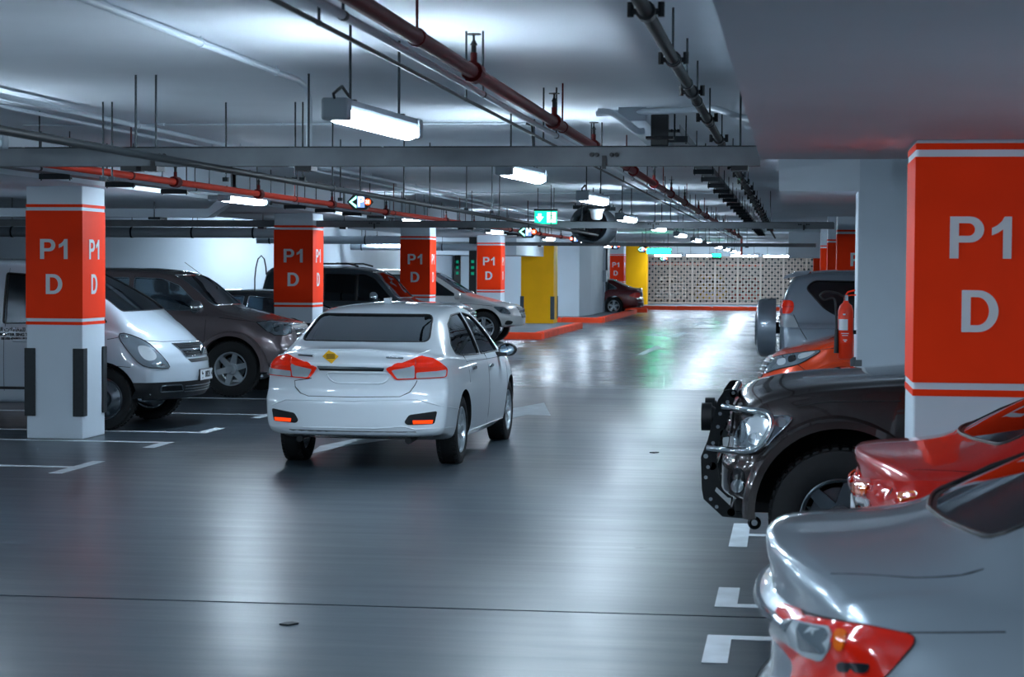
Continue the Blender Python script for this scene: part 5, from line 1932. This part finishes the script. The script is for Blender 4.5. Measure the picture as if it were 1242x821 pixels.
# ------------------------------------------------------------------ red saloon
c = redc = Car('red_saloon_car', 'bright red saloon parked before the large red column', sedan_spec(4.6, .87, 1.47, 1.10, rear_bow=(.26, 2.3)), 'paint_red', (2.52, 8.35, 0), 0)
c.windows('glass_dark', 'glass_dark', 'glass_dark')
q = zpx(1000, 470, 5.132)
lo = cut_corners(q((120, 520), (160, 570), (290, 558), (480, 585), (900, 605), (760, 690), (400, 760), (150, 720), (95, 620)), 10)
for k, o in enumerate(c.patch('tail_lamp', lo, 'cam', 'lens_red', off=.012, thick=.03, mirror=True, step=.03)):
    for poly, m_ in ((q((150, 650), (300, 690), (300, 745), (165, 725)), 'lens_clear'), (q((165, 600), (280, 610), (270, 670), (190, 640)), 'lens_amber'), (q((480, 640), (600, 650), (580, 700), (475, 715)), 'lens_amber'),
                     (q((110, 540), (150, 580), (150, 640), (105, 600)), 'lens_clear')):
        r = c.patch('inner_lens', cut_corners(poly, 5), 'cam', m_, off=.016, thick=.006, parent=o, mirror=True, step=.03)
        bpy.data.objects.remove(r[1 - k])
c.strip('boot_seam', [(-.62, .80), (-.56, .66), (0, .64), (.56, .66), (.62, .80)], 'B', 'seam', r=.004)
c.strip('boot_seam', [(-2.15, .60), (-1.95, .66), (-1.80, .69)], 'T', 'seam', r=.0025, off=-.001, mirror=True)
c.plate('B', 0, .80, .5, .12, [])
c.handles([(.14, .845), (-.8, .865)], 'paint_red')
c.mirror(.82, .93, 'paint_red')
c.seats(.25, -.75, .72)

# ------------------------------------------------------------------ dark brown off-road car with bull bar
c = paj = Car('offroad_car', 'dark brown off-road car with a black and chrome bull bar',
              suv_spec(4.8, .94, 1.86, 1.25, 1.16, 2.78, .70, .40, 1.35, 2.05, .44, 1.13, .10, .12, rim='six', rimr=.56, rim_mat='alloy_dark', front_bow=(.16, 3.0), arch=.085, wup=.04), 'paint_dark_brown', (1.98, 12.3, 0), math.pi)
c.windows('glass_dark', 'glass_dark', 'glass_tint')
c.seats(.1, -.9, .95)
flares(c, 'paint_dark_brown', .075, .03)
q = zpx(850, 460, 4.562)
lo = cut_corners(q((190, 330), (215, 270), (255, 215), (430, 206), (512, 207), (490, 245), (400, 330), (370, 372), (205, 378)), 8)
for k, o in enumerate(c.patch('headlamp', lo, 'cam', 'lens_smoke', off=.008, thick=.03, mirror=True, step=.025)):
    for cx, cy, rx, ry, m_ in ((320, 270, 62, 70, 'lens_clear'), (310, 330, 40, 34, 'chrome'), (445, 240, 30, 28, 'chrome'), (235, 290, 22, 60, 'chrome')):
        r = c.patch('lamp_reflector', q(*[(cx + rx * math.cos(t), cy + ry * math.sin(t)) for t in np.linspace(0, 2 * math.pi, 14, endpoint=False)]), 'cam', m_, off=.013, thick=.008, parent=o, mirror=True, step=.03)
        bpy.data.objects.remove(r[1 - k])
    r = c.strip('lamp_edge', lo, 'cam', 'chrome', r=.007, off=.008, closed=True, parent=o, mirror=True)
    bpy.data.objects.remove(r[1 - k])
for k, o in enumerate(c.patch('fog_recess', q(*[(206 + 40 * math.cos(t), 560 + 72 * math.sin(t)) for t in np.linspace(0, 2 * math.pi, 18, endpoint=False)]), 'cam', 'black_gloss', off=.004, thick=.01, mirror=True, step=.03)):
    r = c.patch('fog_lamp', q(*[(208 + 34 * math.cos(t), 590 + 36 * math.sin(t)) for t in np.linspace(0, 2 * math.pi, 14, endpoint=False)]), 'cam', 'chrome', off=.010, thick=.008, parent=o, mirror=True, step=.03)
    bpy.data.objects.remove(r[1 - k])
gr = c.patch('grille', cut_corners([(-.44, 1.05), (.44, 1.05), (.42, .82), (-.42, .82)], .03), 'F', 'black_plastic', off=.008, thick=.02)
for z in (1.04, .97, .90, .84):
    c.strip('grille_bar', [(-.42, z), (.42, z)], 'F', 'chrome', r=.016, off=.012, parent=gr)
c.strip('bumper_seam', q((400, 340), (525, 340)), 'cam', 'seam', r=.004, mirror=True)
c.strip('bumper_seam', q((165, 660), (335, 712), (405, 718)), 'cam', 'seam', r=.006, mirror=True)
c.strip('bonnet_seam', q((520, 150), (700, 125), (1110, 120)), 'cam', 'seam', r=.004, mirror=True)
c.mirror(.65, 1.22, 'paint_dark_brown', (.10, .13, .11))
c.handles([(.2, 1.05), (-.8, 1.06)], 'chrome')
# bull bar: two drilled side plates, cross tubes and chrome lamp loops
PY = 11.80
W2L = lambda px, py, y: c.Mi @ on_y(px, py, y)
pl = [W2L(*p_, PY) for p_ in q((130, 62), (150, 55), (195, 58), (192, 100), (150, 215), (100, 345), (88, 420), (102, 560), (78, 618), (178, 716), (300, 765), (285, 775), (120, 760), (15, 662), (5, 605), (0, 430), (38, 335), (95, 112))]
bars = []
for sgn in (1, -1):
    P_ = [Vector((p_.x, p_.y * sgn, p_.z)) for p_ in pl]
    o = MB().prism([tuple(p_) for p_ in P_], (0, -.010 * sgn * (1 if pl[0].y > 0 else -1), 0)).obj('bull_bar_plate', 'black_gloss', c.root)
    for k, h_ in enumerate(q((180, 75), (148, 125), (107, 190), (95, 262), (68, 352), (28, 425), (40, 485), (28, 542), (55, 662), (88, 705))):
        w_ = W2L(*h_, PY)
        yy = w_.y * sgn
        s2 = 1 if yy > 0 else -1
        MB().cyl((w_.x, yy, w_.z), (w_.x, yy + s2 * .006, w_.z), .011 if k != 5 else .014, 12).obj('bolt_hole', 'chrome', o)
    loop = [(120, 150), (165, 156), (240, 170), (310, 176), (355, 182), (385, 205), (396, 240), (385, 285), (350, 345), (315, 380), (275, 396), (200, 398), (120, 388), (38, 380)]
    yo = [11.8, 11.78, 11.72, 11.64, 11.57, 11.5, 11.47, 11.47, 11.5, 11.56, 11.62, 11.7, 11.76, 11.8]
    pts = []
    for (a, b_), y_ in zip(loop, yo):
        w_ = W2L(850 + a / 4.562, 460 + b_ / 4.562, y_)
        o_, d_ = c._ray('cam', 850 + a / 4.562, 460 + b_ / 4.562)
        h_, n_, i_, t_ = c.bvh.ray_cast(o_, d_)
        if h_ is not None and (w_ - o_).length > t_ - .06:
            w_ = o_ + d_ * (t_ - .06)
        pts.append((w_.x, w_.y * sgn, w_.z))
    pts = [pts[0]] + chaikin(pts, 1)[1:-1] + [pts[-1]]
    MB().tube(pts, .021, 10).obj('chrome_loop', 'chrome', c.root, smooth=60)
yb = abs(pl[0].y)
for (a, b_) in ((165, 80), (110, 300), (45, 480), (150, 735)):
    w_ = W2L(850 + a / 4.562, 460 + b_ / 4.562, PY)
    MB().cyl((w_.x - .02, -yb, w_.z), (w_.x - .02, yb, w_.z), .024, 12).obj('cross_tube', 'black_gloss', c.root, smooth=60)
w_ = W2L(861, 509, PY)
for s2 in (-.25, .25):
    MB().cyl((w_.x + .06, s2, w_.z + .0), (w_.x + .0, s2, w_.z), .085, 20).cyl((w_.x + .0, s2, w_.z), (w_.x - .07, s2, w_.z), .07, 20, .03).obj('spot_lamp', 'black_plastic', c.root, smooth=40)
w_ = W2L(915, 634, 11.7)
MB().lathe([(-.012, .028), (0, .04), (.012, .028), (0, .018), (-.012, .028)], 'Y', 18, (w_.x, w_.y, w_.z)).obj('tow_eye', 'black_gloss', c.root)
for sgn in (1, -1):
    MB().box(w_.x - .15, w_.x + .12, sgn * yb - .03, sgn * yb + .03, .38, .46, .008).obj('bar_mount', 'black_plastic', c.root)

# ------------------------------------------------------------------ orange crossover
c = orange = Car('orange_crossover_car', 'orange crossover car nosing out beside the fire extinguisher',
                 suv_spec(4.6, .92, 1.68, 1.13, 1.05, 2.66, .92, .36, 1.15, 2.1, .36, .94, .13, .2, rim='five', front_bow=(.26, 2.4), front_rake=[(.3, -.06), (.45, -.0), (.6, -.0), (.75, -.05), (.95, -.16)]),
                 'paint_orange', (1.92, 22.2, 0), math.pi)
c.windows('glass_dark', 'glass_dark', 'glass_tint')
c.seats(.1, -.8, .85)
flares(c, 'paint_orange', .07, .025)
q = zpx(900, 400, 8.213)
lo = cut_corners(q((298, 285), (360, 262), (520, 236), (812, 200), (700, 272), (560, 350), (350, 392), (210, 445), (262, 355)), 10)
for k, o in enumerate(c.patch('headlamp', lo, 'cam', 'lens_smoke', off=.008, thick=.03, mirror=True, step=.03)):
    for poly, m_ in ((q((350, 300), (440, 280), (440, 345), (360, 365)), 'lens_clear'), (q((460, 270), (540, 250), (545, 310), (465, 335)), 'lens_dark'), (q((560, 245), (760, 215), (650, 275), (560, 300)), 'lens_clear')):
        r = c.patch('lamp_reflector', cut_corners(poly, 8), 'cam', m_, off=.012, thick=.006, parent=o, mirror=True, step=.03)
        bpy.data.objects.remove(r[1 - k])
    r = c.strip('lamp_edge', lo, 'cam', 'seam', r=.006, off=.006, closed=True, parent=o, mirror=True)
    bpy.data.objects.remove(r[1 - k])
gr = c.patch('grille', cut_corners([(-.52, .86), (.52, .86), (.42, .64), (-.42, .64)], .03), 'F', 'black_plastic', off=.008, thick=.02)
for z in (.84, .80, .76, .72, .68):
    c.strip('grille_bar', [(-.48, z), (.48, z)], 'F', 'chrome', r=.009, off=.012, parent=gr)
c.strip('bumper_trim', [(-.8, .57), (.8, .57)], 'F', 'chrome', r=.018, off=.004)
c.patch('bumper_cladding', [(-.85, .52), (.85, .52), (.8, .38), (-.8, .38)], 'F', 'black_plastic', off=.008, thick=.02, step=.08)
c.strip('wing_seam', q((560, 350), (700, 455)), 'cam', 'seam', r=.004, mirror=True)
c.strip('bonnet_seam', q((400, 262), (600, 222), (945, 178)), 'cam', 'seam', r=.004, mirror=True)
c.mirror(.70, 1.05, 'paint_orange')
c.handles([(.15, .98), (-.8, 1.0)], 'paint_orange')

# ------------------------------------------------------------------ grey off-road car with spare wheel
c = prado = Car('offroad_car', 'grey off-road car with a covered spare wheel on its tail',
                suv_spec(4.7, .94, 1.83, 1.18, 1.16, 2.79, .9, .38, 1.2, 1.9, .42, 1.06, .1, .20, rim='six', rear_bow=(.05, 4.0), rear_rake=[(.3, -.10), (.5, -.01), (.75, 0), (.82, -.02), (1.16, -.02), (1.45, -.05), (1.72, -.17)],
                         side_windows=[cut_corners([(.95, 1.205), (.58, 1.58), (.3, 1.675), (-.1, 1.69), (-.1, 1.21)], .03), cut_corners([(-.18, 1.21), (-.18, 1.69), (-.93, 1.68), (-.93, 1.22)], .03),
                                       cut_corners([(-1.05, 1.22), (-1.05, 1.68), (-1.92, 1.69), (-2.02, 1.60), (-1.80, 1.36), (-1.65, 1.27)], .06)]), 'paint_grey_blue', (2.17, 25.0, 0), 0)
c.windows('glass_dark', 'glass_dark', 'glass_dark')
flares(c, 'paint_grey_blue', .08, .035)
q = zpx(900, 315, 6.313)
lo = cut_corners(q((272, 322), (300, 312), (402, 310), (392, 416), (268, 412)), 8)
for k, o in enumerate(c.patch('tail_lamp', lo, 'cam', 'lens_red_lit', off=.014, thick=.03, mirror=True, step=.03)):
    r = c.patch('clear_lens', cut_corners(q((262, 424), (390, 424), (440, 524), (258, 512)), 6), 'cam', 'lens_clear', off=.010, thick=.02, parent=o, mirror=True, step=.03)
    bpy.data.objects.remove(r[1 - k])
    r = c.strip('lamp_rib', q((270, 362), (395, 360)), 'cam', 'lens_red', r=.008, off=.016, parent=o, mirror=True)
    bpy.data.objects.remove(r[1 - k])
c.strip('panel_seam', q((395, 420), (440, 520), (495, 610)), 'cam', 'seam', r=.004, mirror=True)
MB().prism([(x, -.62, z) for x, z in ((-2.29, 1.705), (-2.0, 1.76), (-1.95, 1.815), (-2.12, 1.80), (-2.27, 1.745))], (0, 1.24, 0)).obj('tail_spoiler', 'paint_grey_blue', c.root)
sw = MB().lathe([(0, 0), (0, .30), (.02, .345), (.06, .365), (.24, .37), (.24, 0)], 'X', 36, (-2.615, 0.05, 1.09)).obj('spare_wheel_cover', 'paint_grey_blue', c.root, smooth=30)
MB().lathe([(0, 0), (0, .21), (-.012, .22), (-.02, .20), (-.02, 0)], 'X', 30, (-2.615, 0.05, 1.09)).obj('cover_badge', 'lens_smoke', sw)
MB().box(-2.46, -2.2, .0, .12, 1.02, 1.16, .02).obj('spare_mount', 'black_plastic', c.root)
c.patch('rear_bumper', [(-.88, .68), (.88, .68), (.86, .50), (-.86, .50)], 'B', 'paint_grey_blue', off=.05, thick=.08, step=.08)
c.handles([(.2, 1.05), (-.75, 1.06)], 'chrome')
c.mirror(.85, 1.2, 'paint_grey_blue', (.10, .13, .11))
c.strip('waist_crease', [(-2.2, 1.12), (-1.0, 1.12), (1.2, 1.12)], 'R', 'paint_grey_blue', r=.012, off=0, mirror=True)

# ------------------------------------------------------------------ cars in the hall beyond the screen
for nm, lab, pm, px, yy in (('yellow_car', 'yellow car standing beyond the perforated screen', 'paint_yellow', 861, 101.5), ('white_car', 'white car standing beyond the perforated screen', 'paint_white', 812, 103),
                            ('red_car', 'red car standing beyond the perforated screen', 'paint_red', 905, 104)):
    p = on_y(px, 350, yy)
    c = Car(nm, lab, sedan_spec(4.4, .86, 1.5 if nm != 'yellow_car' else 1.62, 1.08), pm, (p.x, yy + 2.2, 0), -R90, cut=False)
    for v in ('L', 'R'):
        for w in c.sp['side_windows']:
            c.patch('side_window', w, v, 'black_gloss', off=.003, thick=.006, step=.15)
    c.patch('windscreen', c.sp['windscreen'], 'F', 'black_gloss', off=.003, thick=.006, step=.15)
    for s_ in (-1, 1):
        c.patch('headlamp', cut_corners([(s_ * .36, .70), (s_ * .74, .78), (s_ * .76, .66), (s_ * .5, .60)], .02), 'F', 'lens_clear', off=.006, thick=.02, step=.1)
    c.patch('grille', cut_corners([(-.34, .68), (.34, .68), (.28, .54), (-.28, .54)], .02), 'F', 'black_plastic', off=.006, thick=.02, step=.1)
